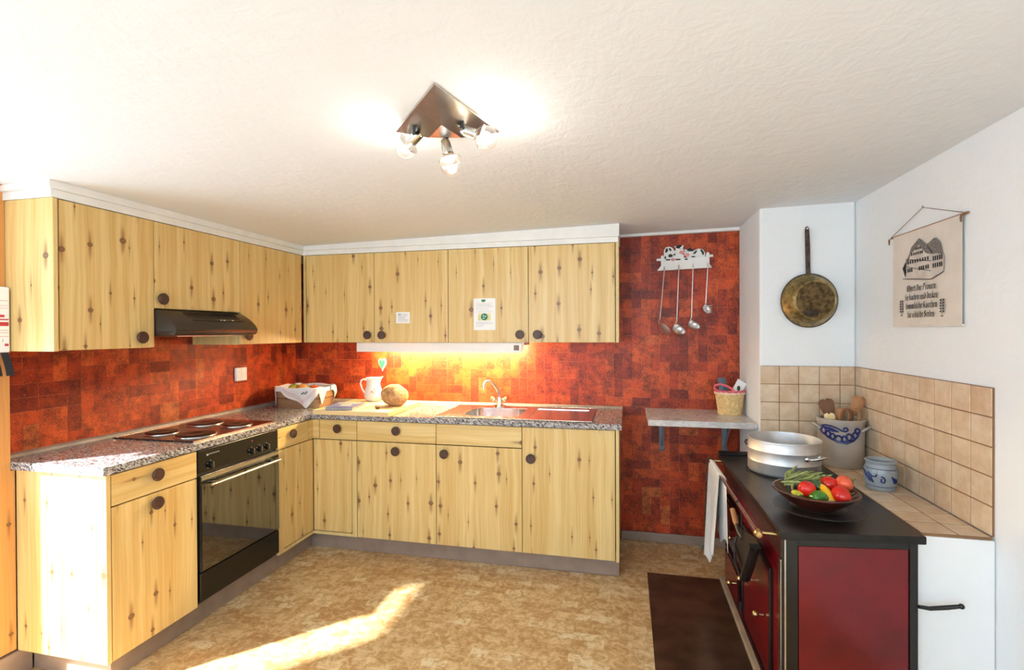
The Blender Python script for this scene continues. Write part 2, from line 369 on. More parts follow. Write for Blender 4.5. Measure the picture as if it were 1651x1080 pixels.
def tile_mat():
    g = NG('beige_glazed_tile'); P = g.pos(); rnd = g.n('ShaderNodeObjectInfo').outputs['Random']
    n1 = g.noise(P, 16.0, 3.0, 0.6); n2 = g.noise(P, 55.0, 3.0)
    f = g.m2('ADD', g.m2('MULTIPLY', g.mr(n1, 0.3, 0.7), 0.6), g.m2('MULTIPLY', rnd, 0.4))
    col = g.mix(f, rgb(198, 166, 132), rgb(224, 204, 176)); col = g.mix(g.m2('MULTIPLY', g.mr(n2, 0.55, 0.75), 0.25), col, rgb(184, 148, 112))
    g.base(col); g.p(rough=0.3); return g.m
TILE = tile_mat(); GROUT = simple('brown_grout', rgb(138, 102, 72), 0.9, var=0.1)
def pan_mat():
    g = NG('old_brass_pan'); P = g.pos(); n1 = g.noise(P, 22.0, 5.0, 0.7); n2 = g.noise(P, 70.0, 3.0, 0.6)
    col = g.mix(g.mr(n1, 0.3, 0.7), rgb(108, 90, 56), rgb(176, 152, 96)); col = g.mix(g.m2('MULTIPLY', g.mr(n2, 0.56, 0.68), 0.7), col, rgb(62, 46, 32))
    g.base(col); g.p(rough=0.4, metal=0.75); return g.m
PAN = pan_mat(); PAN_BASE = simple('worn_pan_base', rgb(112,92,60), 0.45, 0.7, var=0.3, scale=45); PAN_IRON = simple('rusty_iron', rgb(84, 66, 56), 0.6, 0.4, var=0.3, scale=40); SOOT = simple('pan_soot', rgb(66,54,42), 0.6, 0.3, var=0.3, scale=60)
BULB = glass_thin('clear_bulb_glass', (1,1,1,1), 0.05); PANE = glass_thin('window_glass', (0.97,0.98,0.98,1), 0.04)

# ================================================================== SETTING
XL, YW, XR = -2.611, 3.590, 1.200; YC, XC = 3.060, 0.722; YR = -1.40
def ceil_z(x): return 2.057 + 0.0215 * (x + 2.24)
# floor
struct(MB().box(XL-0.3, XR+0.2, YR-0.2, YW+0.2, -0.05, 0.0).build('floor', FLOOR))
# ceiling (slopes gently up to the right)
c_ = MB(); xa, xb = XL-0.3, XR+0.2
c_.add([(xa,YR-0.2,ceil_z(xa)),(xb,YR-0.2,ceil_z(xb)),(xb,YW+0.2,ceil_z(xb)),(xa,YW+0.2,ceil_z(xa)),(xa,YR-0.2,ceil_z(xa)+.08),(xb,YR-0.2,ceil_z(xb)+.08),(xb,YW+0.2,ceil_z(xb)+.08),(xa,YW+0.2,ceil_z(xa)+.08)],
       [(0,3,2,1),(4,5,6,7),(0,1,5,4),(1,2,6,5),(2,3,7,6),(3,0,4,7)])
struct(c_.build('ceiling', CEIL))
ZT = 2.16
wall_back = struct(MB().box(XL-0.15, XR+0.15, YW, YW+0.12, 0, ZT).build('wall_back', SEAM))
# left wall with the glazed door opening
DY0, DY1 = 0.50, 1.47
wall_left = struct(MB().box(XL-0.10, XL, YR, DY0, 0, ZT).box(XL-0.10, XL, DY1, YW, 0, ZT).box(XL-0.10, XL, DY0, DY1, 1.98, ZT).build('wall_left', PLASTER))
wall_right = struct(MB().box(XR, XR+0.12, YR, YW, 0, ZT).build('wall_right', PLASTER))
wall_chimney = struct(MB().box(XC, XR, YC, YW, 0, ZT).build('wall_chimney', PLASTER, bevel=0.012))
# rear wall with two windows (behind the camera)
rw = MB(); W1, W2 = (-1.95, -0.55), (-0.05, 0.95)
rw.box(XL-0.1, W1[0], YR-0.12, YR, 0, ZT).box(W1[1], W2[0], YR-0.12, YR, 0, ZT).box(W2[1], XR+0.1, YR-0.12, YR, 0, ZT)
for W in (W1, W2): rw.box(W[0], W[1], YR-0.12, YR, 0, 0.90).box(W[0], W[1], YR-0.12, YR, 1.98, ZT)
struct(rw.build('wall_rear', PLASTER))
for i, W in enumerate((W1, W2)):
    wn = struct(MB().box(W[0], W[1], YR-0.10, YR-0.04, 0.90, 0.95).box(W[0], W[1], YR-0.10, YR-0.04, 1.93, 1.98).box(W[0], W[0]+.05, YR-0.10, YR-0.04, 0.95, 1.93).box(W[1]-.05, W[1], YR-0.10, YR-0.04, 0.95, 1.93).box((W[0]+W[1])/2-.03, (W[0]+W[1])/2+.03, YR-0.10, YR-0.04, 0.95, 1.93).build('window_%d' % (i+1), WHITE_PAINT))
    for a, b in ((W[0]+.05, (W[0]+W[1])/2-.03), ((W[0]+W[1])/2+.03, W[1]-.05)):
        MB().box(a, b, YR-0.075, YR-0.070, 0.95, 1.93).build('pane', PANE, wn)
# glazed door in the left wall, with its wooden casing
dr = struct(MB().box(XL-0.09, XL-0.04, DY0, DY1, 0.0, 0.10).box(XL-0.09, XL-0.04, DY0, DY1, 1.93, 1.98).box(XL-0.09, XL-0.04, 0.56, 0.66, 0.10, 1.93).build('door_1', ORANGE_WOOD))
MB().box(XL-0.068, XL-0.063, 0.66, DY1, 0.10, 1.93).build('pane', PANE, dr)
MB().box(XL-0.068, XL-0.063, DY0, 0.56, 0.10, 1.93).build('pane', PANE, dr)
tr1 = struct(MB().box(XL, -2.512, DY1, 1.589, 0.115, 1.3675).box(XL, -2.512, DY1, 1.5765, 1.3675, 2.03).box(XL, -2.512, 1.589, 1.604, 0.115, 0.870).build('trim_1', ORANGE_WOOD))
MB().prism([(-2.610, 2.030), (-2.512, 2.030), (-2.505, 2.036), (-2.496, 2.048), (-2.484, 2.050), (-2.610, 2.050)], 'y', DY1-0.01, 1.574).build('cornice', ORANGE_WOOD, tr1)
struct(MB().box(XL, -2.500, DY1-0.002, 1.656, 0.0, 0.108).build('baseboard_door', PLINTH, bevel=0.004))

# wallpaper blocks: flat print on the two kitchen walls
def wallpaper(axis, a0, a1, z0, z1, plane, sgn, name, parent, seed):
    rn = random.Random(seed); cell = 0.0615; nu = int(math.ceil((a1-a0)/cell)); nv = int(math.ceil((z1-z0)/cell)); used = set()
    mb = MB(); tones = []; g_ = 0.0009
    for j in range(nv):
        for i in range(nu):
            if (i, j) in used: continue
            hz = (i+1, j) not in used and i+1 < nu; vt = j+1 < nv
            if hz and (not vt or rn.random() < 0.62): w_, h_ = 2, 1
            elif vt: w_, h_ = 1, 2
            else: w_, h_ = 1, 1
            for p in range(w_):
                for q in range(h_): used.add((i+p, j+q))
            u0, u1 = a0+i*cell+g_, min(a0+(i+w_)*cell, a1)-g_; v0, v1 = z0+j*cell+g_, min(z0+(j+h_)*cell, z1)-g_
            if u1 - u0 < 0.003 or v1 - v0 < 0.003: continue
            q = [(u0,v0),(u1,v0),(u1,v1),(u0,v1)]
            if axis == 'x': vs_ = [(u, plane, v) for u, v in q]
            else: vs_ = [(plane, u, v) for u, v in q][::-1]
            if sgn < 0: vs_ = vs_[::-1]
            mb.add(vs_, [(0,1,2,3)]); r_ = rn.random(); tones.append(min(1.0, 0.06 + r_*0.68 + (0.30 if rn.random() < 0.10 else 0)))
    ob = mb.build(name, WALLPAPER, parent, fixn=False)
    at = ob.data.attributes.new('tone', 'FLOAT', 'FACE'); at.data.foreach_set('value', tones)
    return ob
wallpaper('x', XL, XC, 0.0, 2.125, YW-0.0015, 1, 'wallpaper', wall_back, 3)
MB().add([(XL+0.0008, 1.575, 0.85), (XL+0.0008, YW, 0.85), (XL+0.0008, YW, 1.60), (XL+0.0008, 1.575, 1.60)], [(0,1,2,3)]).build('wallpaper_backing', SEAM, wall_left, fixn=False)
wallpaper('y', 1.575, YW-0.002, 0.85, 1.60, XL+0.002, -1, 'wallpaper', wall_left, 5)
# white ceiling strip above the bare wallpaper, skirting at its foot
struct(MB().prism([(-0.045, 2.088), (0.720, 2.100), (0.720, ceil_z(0.72)), (-0.045, ceil_z(-0.045))], 'y', YW-0.035, YW-0.002).build('trim_2', WHITE_PAINT))
struct(MB().box(-0.045, 0.720, YW-0.018, YW-0.002, 0.0, 0.062).build('baseboard_back', PLINTH, bevel=0.005))

# tiles: chimney front, right wall, ledge
def tile_mesh(w_, h_, t_):
    return MB().box(-w_/2, w_/2, -t_, 0, -h_/2, h_/2).mesh('tile', (0,0,0), bevel=0.002)
Z0, RH = 0.745, 0.1002
MB().box(XC+0.003, XR-0.008, YC-0.0068, YC-0.0005, Z0, Z0+5*RH).build('grout', GROUT, wall_chimney)
cols = [0.722, 0.8195, 0.9175, 1.0195, 1.1200, 1.1925]
for i in range(5):
    me = tile_mesh(cols[i+1]-cols[i]-0.0030, RH-0.0030, 0.008); me.materials.append(TILE)
    for j in range(5): inst(me, 'tile', ((cols[i]+cols[i+1])/2, YC-0.0005, Z0+(j+0.5)*RH), wall_chimney)
MB().box(XR-0.0066, XR-0.0005, 2.008, YC-0.008, Z0, Z0+5*RH).build('grout', GROUT, wall_right)
ty = [2.008 + 0.1095*i for i in range(10)] + [YC-0.009]
for i in range(10):
    me = tile_mesh(ty[i+1]-ty[i]-0.0042, RH-0.0042, 0.008); me.materials.append(TILE)
    for j in range(5): inst(me, 'tile', (XR-0.0005, (ty[i]+ty[i+1])/2, Z0+(j+0.5)*RH), wall_right, (0, 0, -PI/2))
masonry = struct(MB().box(0.962, XR-0.001, 2.000, YC-0.001, 0.0, 0.734).build('wall_masonry', PLASTER, bevel=0.006))
MB().box(0.984, XR-0.009, 2.004, YC-0.009, 0.734, 0.7436).build('grout', GROUT, masonry)
lx = [0.984, 1.0960, 1.1905]
for a in range(2):
    for i in range(10):
        w_, h_ = lx[a+1]-lx[a]-0.0045, ty[i+1]-ty[i]-0.0045
        me = MB().box(-w_/2, w_/2, -h_/2, h_/2, 0, 0.010).mesh('tile', (0,0,0), bevel=0.002); me.materials.append(TILE)
        inst(me, 'tile', ((lx[a]+lx[a+1])/2, (ty[i]+ty[i+1])/2 - (0.002 if i == 0 else 0), 0.735), masonry)

# ================================================================== KITCHEN CABINETS
knob_prof = [(0.0, 0.0), (0.011, 0.0), (0.011, 0.010), (0.026, 0.012), (0.0285, 0.016), (0.0285, 0.021), (0.026, 0.0245), (0.0245, 0.0245), (0.0225, 0.0228), (0.0, 0.0232)]
knob_x = MB().lathe(knob_prof, (0,0,0), 28, (1,0,0)).mesh('knob', (0,0,0), True); knob_x.materials.append(KNOB)
knob_y = MB().lathe(knob_prof, (0,0,0), 28, (0,-1,0)).mesh('knob', (0,0,0), True); knob_y.materials.append(KNOB)
XLB, YB = -2.034, 2.973; XLU, YU = -2.260, 3.198
ZB0, ZDR, ZCB, ZTOP = 0.110, 0.740, 0.8745, 0.907
ZUB, ZUT = 1.3716, 1.9926
G = 0.002
def front_x(parent, y0, y1, z0, z1, name, mat, knob=None, xf=XLB, t=0.018):
    o = MB().box(xf-t, xf, y0+G, y1-G, z0+G, z1-G).build(name, mat, parent, bevel=0.0012)
    if knob: inst(knob_x, 'knob', (xf, knob[0], knob[1]), o)
    return o
def front_y(parent, x0, x1, z0, z1, name, mat, knob=None, yf=YB, t=0.018):
    o = MB().box(x0+G, x1-G, yf, yf+t, z0+G, z1-G).build(name, mat, parent, bevel=0.0012)
    if knob: inst(knob_y, 'knob', (knob[0], yf, knob[1]), o)
    return o
# --- base unit at the near left end
A = thing('base_cabinet', 'pine base cabinet with drawer and door at the near end beside the oven', 'cabinet', (-2.30, 1.83, ZB0), 'pine base cabinets')
MB().box(-2.508, XLB-0.021, 1.627, 2.042, ZB0, ZCB-0.002).build('body', GAP_SHADE, A)
MB().box(-2.508, XLB, 1.606, 1.6245, ZB0, ZCB-0.002).build('side_panel', PINE, A, bevel=0.001)
front_x(A, 1.6265, 2.0445, ZDR, 0.870, 'drawer', PINE_H, (1.822, 0.819)); front_x(A, 1.6265, 2.0445, ZB0, ZDR-0.002, 'door', PINE, (1.820, 0.695))
# --- oven
OV = thing('oven', 'black built-in oven with mirror glass door below the hob', 'oven', (-2.31, 2.335, 0.105))
o0, o1 = 2.047, 2.622
MB().box(-2.52, XLB-0.010, o0+0.003, o1-0.003, 0.135, 0.866).build('body', BLACK_MATT, OV)
cp = MB().box(XLB-0.009, XLB+0.002, o0+0.002, o1-0.002, 0.757, 0.868).build('control_panel', BLACK_GLOSS, OV, bevel=0.002)
for ky, kz in ((2.125, 0.785), (2.408, 0.787), (2.468, 0.787), (2.527, 0.787)):
    kb = MB().lathe([(0, 0), (0.017, 0), (0.0165, 0.010), (0.015, 0.018), (0, 0.018)], (XLB+0.002, ky, kz), 20, (1,0,0)).build('knob', BLACK_GLOSS, cp, True)
    MB().obox((XLB+0.0205, ky, kz), (0.0015,0,0), (0,0.0015,0), (0,0,0.015)).build('pointer', STEEL, kb)
    for an in (-2.2, -1.1, 0.0, 1.1, 2.2):
        MB().obox((XLB+0.0022, ky+0.022*math.sin(an), kz+0.022*math.cos(an)), (0.0003,0,0), (0,0.0012,0), (0,0,0.0012)).build('dial_mark', WHITE_PLASTIC, cp)
MB().lathe([(0, 0), (0.004, 0), (0.003, 0.002), (0, 0.002)], (XLB+0.002, 2.412, 0.842), 10, (1,0,0)).build('indicator_lamp', RED_PRINT, cp)
mk = MB()
for k, (a, b) in enumerate(((2.100, 2.112), (2.117, 2.127), (2.131, 2.140), (2.144, 2.153), (2.157, 2.166), (2.170, 2.180))):
    mk.box(XLB+0.0021, XLB+0.0026, a, b, 0.838 - (0.004 if k == 0 else 0), 0.842)
mk.build('maker_lettering', GREY_PRINT, cp)
od = MB().box(XLB-0.008, XLB+0.012, o0+0.004, o1-0.004, 0.276, 0.745).build('door', BLACK_GLOSS, OV, bevel=0.002)
MB().box(XLB+0.0122, XLB+0.0150, o0+0.010, o1-0.008, 0.282, 0.705).build('glass', OVEN_GLASS, od)
MB().box(XLB+0.0122, XLB+0.0150, o0+0.010, o1-0.008, 0.722, 0.740).build('steel_strip', STEEL, od)
MB().tube([(XLB+0.046, 2.085, 0.697), (XLB+0.046, 2.590, 0.697)], 0.0065, 12).build('handle', STEEL, od, True)
for hy in (2.125, 2.550): MB().box(XLB+0.0122, XLB+0.046, hy-0.008, hy+0.008, 0.692, 0.702).build('handle_bracket', BLACK_MATT, od)
MB().box(XLB-0.008, XLB+0.010, o0+0.004, o1-0.004, 0.135, 0.270).build('drawer', BLACK_GLOSS, OV, bevel=0.002)
MB().box(XLB-0.05, XLB-0.030, o0+0.004, o1-0.004, 0.106, 0.134).build('vent_slot', BLACK_MATT, OV)
# --- corner unit
Cn = thing('corner_cabinet', 'pine corner base cabinet with folding door where the two counters meet', 'cabinet', (-2.20, 3.10, ZB0), 'pine base cabinets')
MB().box(-2.52, XLB-0.021, 2.626, YB+0.021, ZB0, ZCB-0.002).box(-2.52, -1.716, YB+0.021, 3.54, ZB0, ZCB-0.002).build('body', GAP_SHADE, Cn)
front_x(Cn, 2.624, 2.921, ZDR, 0.870, 'drawer', PINE_H, (2.747, 0.818)); front_y(Cn, -1.987, -1.714, ZDR, 0.870, 'drawer', PINE_H, (-1.847, 0.814))
MB().box(XLB-0.018, XLB, 2.923, YB+0.018, ZDR+G, 0.868).box(XLB, -1.989, YB, YB+0.018, ZDR+G, 0.868).build('corner_post', PINE_H, Cn)
front_x(Cn, 2.676, YB, ZB0+0.022, ZDR-0.002, 'door', PINE); front_y(Cn, XLB+0.001, -1.751, ZB0+0.022, ZDR-0.002, 'door', PINE)
MB().box(XLB-0.018, XLB, 2.626, 2.674, ZB0, ZDR-0.004).box(XLB-0.018, XLB, 2.674, YB, ZB0, ZB0+0.019).build('face_frame', PINE_EDGE, Cn)
MB().box(-1.749, -1.716, YB, YB+0.018, ZB0, ZDR-0.004).box(XLB, -1.749, YB, YB+0.018, ZB0, ZB0+0.019).build('face_frame', PINE_EDGE, Cn)
# --- back run
BX = [-1.714, -1.1675, -0.6195, -0.0690]
def base_back(k, label):
    x0, x1 = BX[k], BX[k+1]
    t_ = thing('base_cabinet', label, 'cabinet', ((x0+x1)/2, 3.26, ZB0), 'pine base cabinets')
    MB().box(x0+0.001, x1-0.001, YB+0.021, 3.54, ZB0, 0.74 if k else ZCB-0.002).build('body', GAP_SHADE, t_); return t_
B1 = base_back(0, 'pine base cabinet with drawer and door knob close together, left of the sink')
front_y(B1, BX[0], BX[1], ZDR, 0.870, 'drawer', PINE_H, (-1.433, 0.815)); front_y(B1, BX[0], BX[1], ZB0, ZDR-0.002, 'door', PINE, (-1.438, 0.685))
B2 = base_back(1, 'pine base cabinet under the sink bowl with plain knobless panel above its door')
front_y(B2, BX[1], BX[2], ZDR, 0.870, 'front_panel', PINE_H); front_y(B2, BX[1], BX[2], ZB0, ZDR-0.002, 'door', PINE, (-1.111, 0.684))
B3 = base_back(2, 'pine base cabinet with one full-height door at the right end of the counter')
front_y(B3, BX[2], BX[3], ZB0, 0.870, 'door', PINE, (-0.564, 0.683))
MB().box(BX[3]+0.003, BX[3]+0.021, YB, 3.585, ZB0-0.004, ZCB-0.002).build('side_panel', PINE_EDGE, B3)
# --- plinth
struct(MB().box(-2.505, -2.0885, 1.662, 1.676, 0, 0.106).box(-2.103, -2.0885, 1.676, 3.0288, 0, 0.106).box(-2.103, -0.062, 3.0288, 3.0430, 0, 0.106).box(-0.062, -0.050, 3.0288, 3.57, 0, 0.100).build('baseboard_cabinets', PLINTH, bevel=0.002))
# --- worktop with cut-outs for the sink bowl
WT = thing('worktop', 'l-shaped grey granite-look worktop running over all the base cabinets', 'worktop', (-1.6, 3.2, ZCB))
SX0, SX1, SY0, SY1 = -1.035, -0.665, 3.055, 3.405
wt = MB(); wt.prism([(-2.606, 1.590), (-2.027, 1.590), (-2.027, 2.956), (SX0, 2.956), (SX0, 3.585), (-2.606, 3.585)], 'z', ZCB, ZTOP)
wt.box(SX0, SX1, 2.956, SY0, ZCB, ZTOP).box(SX0, SX1, SY1, 3.585, ZCB, ZTOP).box(SX1, -0.033, 2.956, 3.585, ZCB, ZTOP)
wt.build('slab', GRANITE, WT)
MB().prism([(-2.607, ZTOP), (-2.585, ZTOP), (-2.590, ZTOP+0.012), (-2.607, ZTOP+0.018)], 'y', 1.594, 3.585).build('wall_strip', simple('grey_strip', rgb(158,146,136), 0.4), WT)
MB().prism([(3.587, ZTOP), (3.568, ZTOP), (3.573, ZTOP+0.010), (3.587, ZTOP+0.015)], 'x', -2.585, -0.033).build('wall_strip', simple('grey_strip_back', rgb(158,146,136), 0.4), WT)
# --- hob
HB = thing('hob', 'dark enamel four-plate electric hob set into the worktop above the oven', 'hob', (-2.30, 2.33, ZTOP))
MB().box(-2.545, -2.062, 2.055, 2.635, ZTOP+0.0005, ZTOP+0.006).build('hob_plate', simple('hob_enamel', rgb(36,24,24), 0.14, var=0.1), HB, bevel=0.002)
for xa_ in (-2.552, -2.061): MB().box(xa_, xa_+0.006, 2.050, 2.640, ZTOP+0.0005, ZTOP+0.008).build('metal_trim', STEEL, HB)
for hx, hy, hr in ((-2.405, 2.195, 0.075), (-2.185, 2.190, 0.092), (-2.405, 2.475, 0.092), (-2.185, 2.475, 0.075)):
    pl = MB().lathe([(hr, 0.0062), (hr, 0.013), (hr*0.95, 0.0155), (hr*0.35, 0.0155), (hr*0.3, 0.0135), (0, 0.0135)], (hx, hy, ZTOP), 40).build('hotplate', BLACK_MATT, HB, True)
    MB().lathe([(hr+0.001, 0.0064), (hr+0.007, 0.0064), (hr+0.006, 0.010), (hr+0.001, 0.012)], (hx, hy, ZTOP), 40).build('steel_ring', STEEL, pl, True)
# --- sink
SK = thing('sink', 'stainless steel inset sink with bowl on the left and drainer on the right', 'sink', (-0.68, 3.24, ZTOP))
sk = MB(); z1, z2 = ZTOP+0.0008, ZTOP+0.005
sk.prism([(-1.185, 2.985), (SX0, 2.985), (SX0, 3.515), (-1.185, 3.515)], 'z', z1, z2).box(SX0, SX1, 2.985, SY0, z1, z2).box(SX0, SX1, SY1, 3.515, z1, z2)
sk.box(SX1, -0.205, 2.985, 3.035, z1, z2).box(SX1, -0.205, 3.43, 3.515, z1, z2).box(SX1, -0.60, 3.035, 3.43, z1, z2).box(-0.25, -0.205, 3.035, 3.43, z1, z2).box(-0.60, -0.25, 3.035, 3.43, z1, z1+0.001)
sk.build('drainer', SINK_STEEL, SK)
rim_ = MB(); R_ = 0.004
rim_.tube([(-1.185,2.985,z2-.001),(-0.205,2.985,z2-.001),(-0.205,3.515,z2-.001),(-1.185,3.515,z2-.001)], R_, 8, closed=True).build('rim', SINK_STEEL, SK, True)
def bowl_pt(an, t):
    sx, sy = (SX1-SX0)/2 - 0.001, (SY1-SY0)/2 - 0.001; cx, cy = (SX0+SX1)/2, (SY0+SY1)/2
    c, s_ = math.cos(an), math.sin(an); e = 0.45
    k = 1.0 - 0.18*t*t
    if t > 0.999: k = 0.0
    return (cx + sx*k*math.copysign(abs(c)**e, c), cy + sy*k*math.copysign(abs(s_)**e, s_), z2 - 0.0005 - 0.16*min(1, t*1.05))
def flange_pt(an, t):
    e = 0.03 + 0.42*t; c, s_ = math.cos(an), math.sin(an); k = 1.004 - 0.004*t
    return ((SX0+SX1)/2 + ((SX1-SX0)/2-0.001)*k*math.copysign(abs(c)**e, c), (SY0+SY1)/2 + ((SY1-SY0)/2-0.001)*k*math.copysign(abs(s_)**e, s_), z2 - 0.0004)
MB().grid(lambda u, v: bowl_pt(2*PI*u, v), 96, 12).grid(lambda u, v: flange_pt(2*PI*u, v), 96, 4).build('bowl', SINK_STEEL, SK, True)
# --- tap
TP = thing('tap', 'chrome mixer tap with curved spout and two handles behind the sink', 'tap', (-0.883, 3.470, ZTOP+0.005))
zt = ZTOP + 0.005
MB().lathe([(0.0, 0.0005), (0.050, 0.0005), (0.048, 0.008), (0.028, 0.014), (0.022, 0.02), (0.022, 0.055), (0.018, 0.066), (0, 0.066)], (-0.883, 3.470, zt), 28).build('body', CHROME, TP, True)
MB().tube([(-0.883,3.470,zt+0.06),(-0.888,3.468,zt+0.10),(-0.903,3.455,zt+0.135),(-0.925,3.435,zt+0.170),(-0.945,3.415,zt+0.188),(-0.963,3.397,zt+0.184),(-0.972,3.388,zt+0.165),(-0.975,3.385,zt+0.130)], [0.011,0.0105,0.0095,0.009,0.009,0.009,0.010,0.0105], 14).build('spout', CHROME, TP, True)
for sx in (-1, 1):
    b0 = Vector((-0.883+sx*0.016, 3.462, zt+0.035)); dr_ = Vector((sx*0.8, -0.15, 0.58)).normalized()
    h_ = MB().lathe([(0.010, 0), (0.010, 0.016), (0.016, 0.020), (0.017, 0.050), (0.014, 0.056), (0, 0.056)], b0, 10, dr_).build('handle', BRASS, TP, True)
    MB().lathe([(0.0172, 0.022), (0.0178, 0.026), (0.0172, 0.030)], b0, 16, dr_).build('handle_ring', CHROME, h_, True)

# ================================================================== WALL CABINETS
def upper_x(y0, y1, z0, label, knob, side=False, knob_z=None):
    t_ = thing('wall_cabinet', label, 'cabinet', (-2.43, (y0+y1)/2, z0), 'pine wall cabinets')
    MB().box(XL+0.004, XLU-0.021, y0+0.001, y1-0.001, z0, ZUT).build('body', PINE_EDGE, t_)
    front_x(t_, y0, y1, z0, ZUT, 'door', PINE, knob, xf=XLU)
    if side: MB().box(-2.570, XLU+0.004, y0-0.024, y0-0.006, z0-0.002, ZUT).build('side_panel', PINE, t_, bevel=0.001)
    return t_
upper_x(1.6025, 2.0282, ZUB, 'pine wall cabinet at the near left end beside the white pouch', (1.952, 1.422), True)
upper_x(2.0282, 2.5947, 1.5640, 'short pine wall cabinet directly above the cooker hood', (2.063, 1.612))
upper_x(2.5947, 3.1800, ZUB, 'pine corner wall cabinet just beyond the cooker hood', (2.646, 1.426))
DX = [-2.236, -1.7059, -1.1652, -0.6196, -0.0711]
ulab = ['leftmost pine wall cabinet on the back wall, next to the corner', 'pine wall cabinet on the back wall with a small square notice', 'pine wall cabinet on the back wall with a tall notice sheet', 'rightmost pine wall cabinet on the back wall, bare of notices']
kx = [-1.751, -1.644, -0.674, -0.560]
for k in range(4):
    t_ = thing('wall_cabinet', ulab[k], 'cabinet', ((DX[k]+DX[k+1])/2, 3.39, ZUB), 'pine wall cabinets')
    x0 = DX[k] if k else -2.258
    MB().box(x0+0.001 if k else -2.236, DX[k+1]-0.001, YU+0.021, YW-0.005, ZUB, ZUT).build('body', PINE_EDGE, t_)
    front_y(t_, DX[k], DX[k+1], ZUB, ZUT, 'door', PINE, (kx[k], 1.423), yf=YU)
    if k == 0: MB().box(-2.2575, -2.2385, YU, YU+0.018, ZUB, ZUT).build('corner_post', PINE_EDGE, t_)
    if k == 3: MB().box(DX[4]+0.003, DX[4]+0.021, YU-0.001, YW-0.005, ZUB, ZUT).build('side_panel', PINE_EDGE, t_)
# --- white cornice boards above the wall cabinets
def crown(e, za, zb_off, name):
    mb = MB(); x1, y1, y0 = XLU+e, YU-e, 1.577-e
    zt_ = lambda x: ceil_z(x) - 0.0005 if zb_off is None else zb_off
    # left run
    mb.add([(XL+0.004,y0,za),(x1,y0,za),(x1,y1,za),(XL+0.004,y1,za),(XL+0.004,y0,zt_(XL)),(x1,y0,zt_(x1)),(x1,y1,zt_(x1)),(XL+0.004,y1,zt_(XL))],[(0,3,2,1),(4,5,6,7),(0,1,5,4),(1,2,6,5),(2,3,7,6),(3,0,4,7)])
    xe = -0.055+e*0.4
    mb.add([(XL+0.004,y1,za),(xe,y1,za),(xe,YW-0.004,za),(XL+0.004,YW-0.004,za),(XL+0.004,y1,zt_(XL)),(xe,y1,zt_(xe)),(xe,YW-0.004,zt_(xe)),(XL+0.004,YW-0.004,zt_(XL))],[(0,3,2,1),(4,5,6,7),(0,1,5,4),(1,2,6,5),(2,3,7,6),(3,0,4,7)])
    return mb
cr_ = struct(crown(0.006, 1.9935, 2.026, 'trim_3').build('trim_3', WHITE_PAINT))
cr2 = crown(0.022, 2.0265, None, 'u').build('upper_board', WHITE_PAINT, cr_)

# --- cooker hood
HD = thing('cooker_hood', 'slim dark brown cooker hood below the short wall cabinet', 'cooker hood', (-2.38, 2.31, 1.425))
prof = [(-2.606, 1.430), (-2.170, 1.430), (-2.150, 1.434), (-2.140, 1.446), (-2.138, 1.460), (-2.146, 1.478), (-2.165, 1.500), (-2.195, 1.524), (-2.230, 1.545), (-2.262, 1.560), (-2.606, 1.560)]
MB().prism(prof, 'y', 2.033, 2.592).build('shell', HOOD_BROWN, HD, True, bevel=0.003)
def hoodpt(y, t, e=0.001):
    a, b = Vector((-2.165, 1.500)), Vector((-2.246, 1.553)); p = a + (b-a)*t; n_ = Vector((0.55, 0.835)); return Vector((p.x + n_.x*e, y, p.y + n_.y*e))
for k in range(26):
    y_ = 2.165 + 0.0135*k; a, b = hoodpt(y_, 0.30, 0.0022), hoodpt(y_, 0.88, 0.0045)
    MB().tube([a, b], 0.0026, 5).build('vent_rib', BLACK_MATT, HD)
MB().tube([hoodpt(2.17, 0.12), hoodpt(2.52, 0.12)], 0.0045, 6).build('switch_bar', BLACK_GLOSS, HD)
for y_ in (2.345, 2.37, 2.43): MB().obox(hoodpt(y_, 0.12, 0.006), (0.004,0,0), (0,0.008,0), (0,0,0.003)).build('switch', STEEL, HD)
MB().box(-2.52, -2.20, 2.10, 2.53, 1.424, 1.4295).build('filter', STEEL, HD)

# --- strip light under the wall cabinets
SL = thing('strip_light', 'white fluorescent strip light glowing under the back wall cabinets', 'light fitting', (-1.28, 3.32, 1.302))
MB().box(-1.889, -0.685, 3.280, 3.292, 1.304, 1.370).build('front_shield', WHITE_PLASTIC, SL, bevel=0.003)
MB().box(-1.889, -0.668, 3.292, 3.480, 1.352, 1.3705).build('housing', WHITE_PLASTIC, SL)
MB().tube([(-1.830, 3.440, 1.328), (-0.735, 3.440, 1.328)], 0.0125, 14).build('tube', emit('warm_tube', (1.0, 0.76, 0.40, 1), 270.0), SL, True)
for x_ in (-1.845, -0.720): MB().box(x_-0.012, x_+0.012, 3.425, 3.455, 1.314, 1.352).build('tube_holder', WHITE_PLASTIC, SL)
MB().box(-0.735, -0.700, 3.2775, 3.2805, 1.318, 1.352).build('switch', simple('brown_switch', rgb(140,112,88), 0.5), SL)

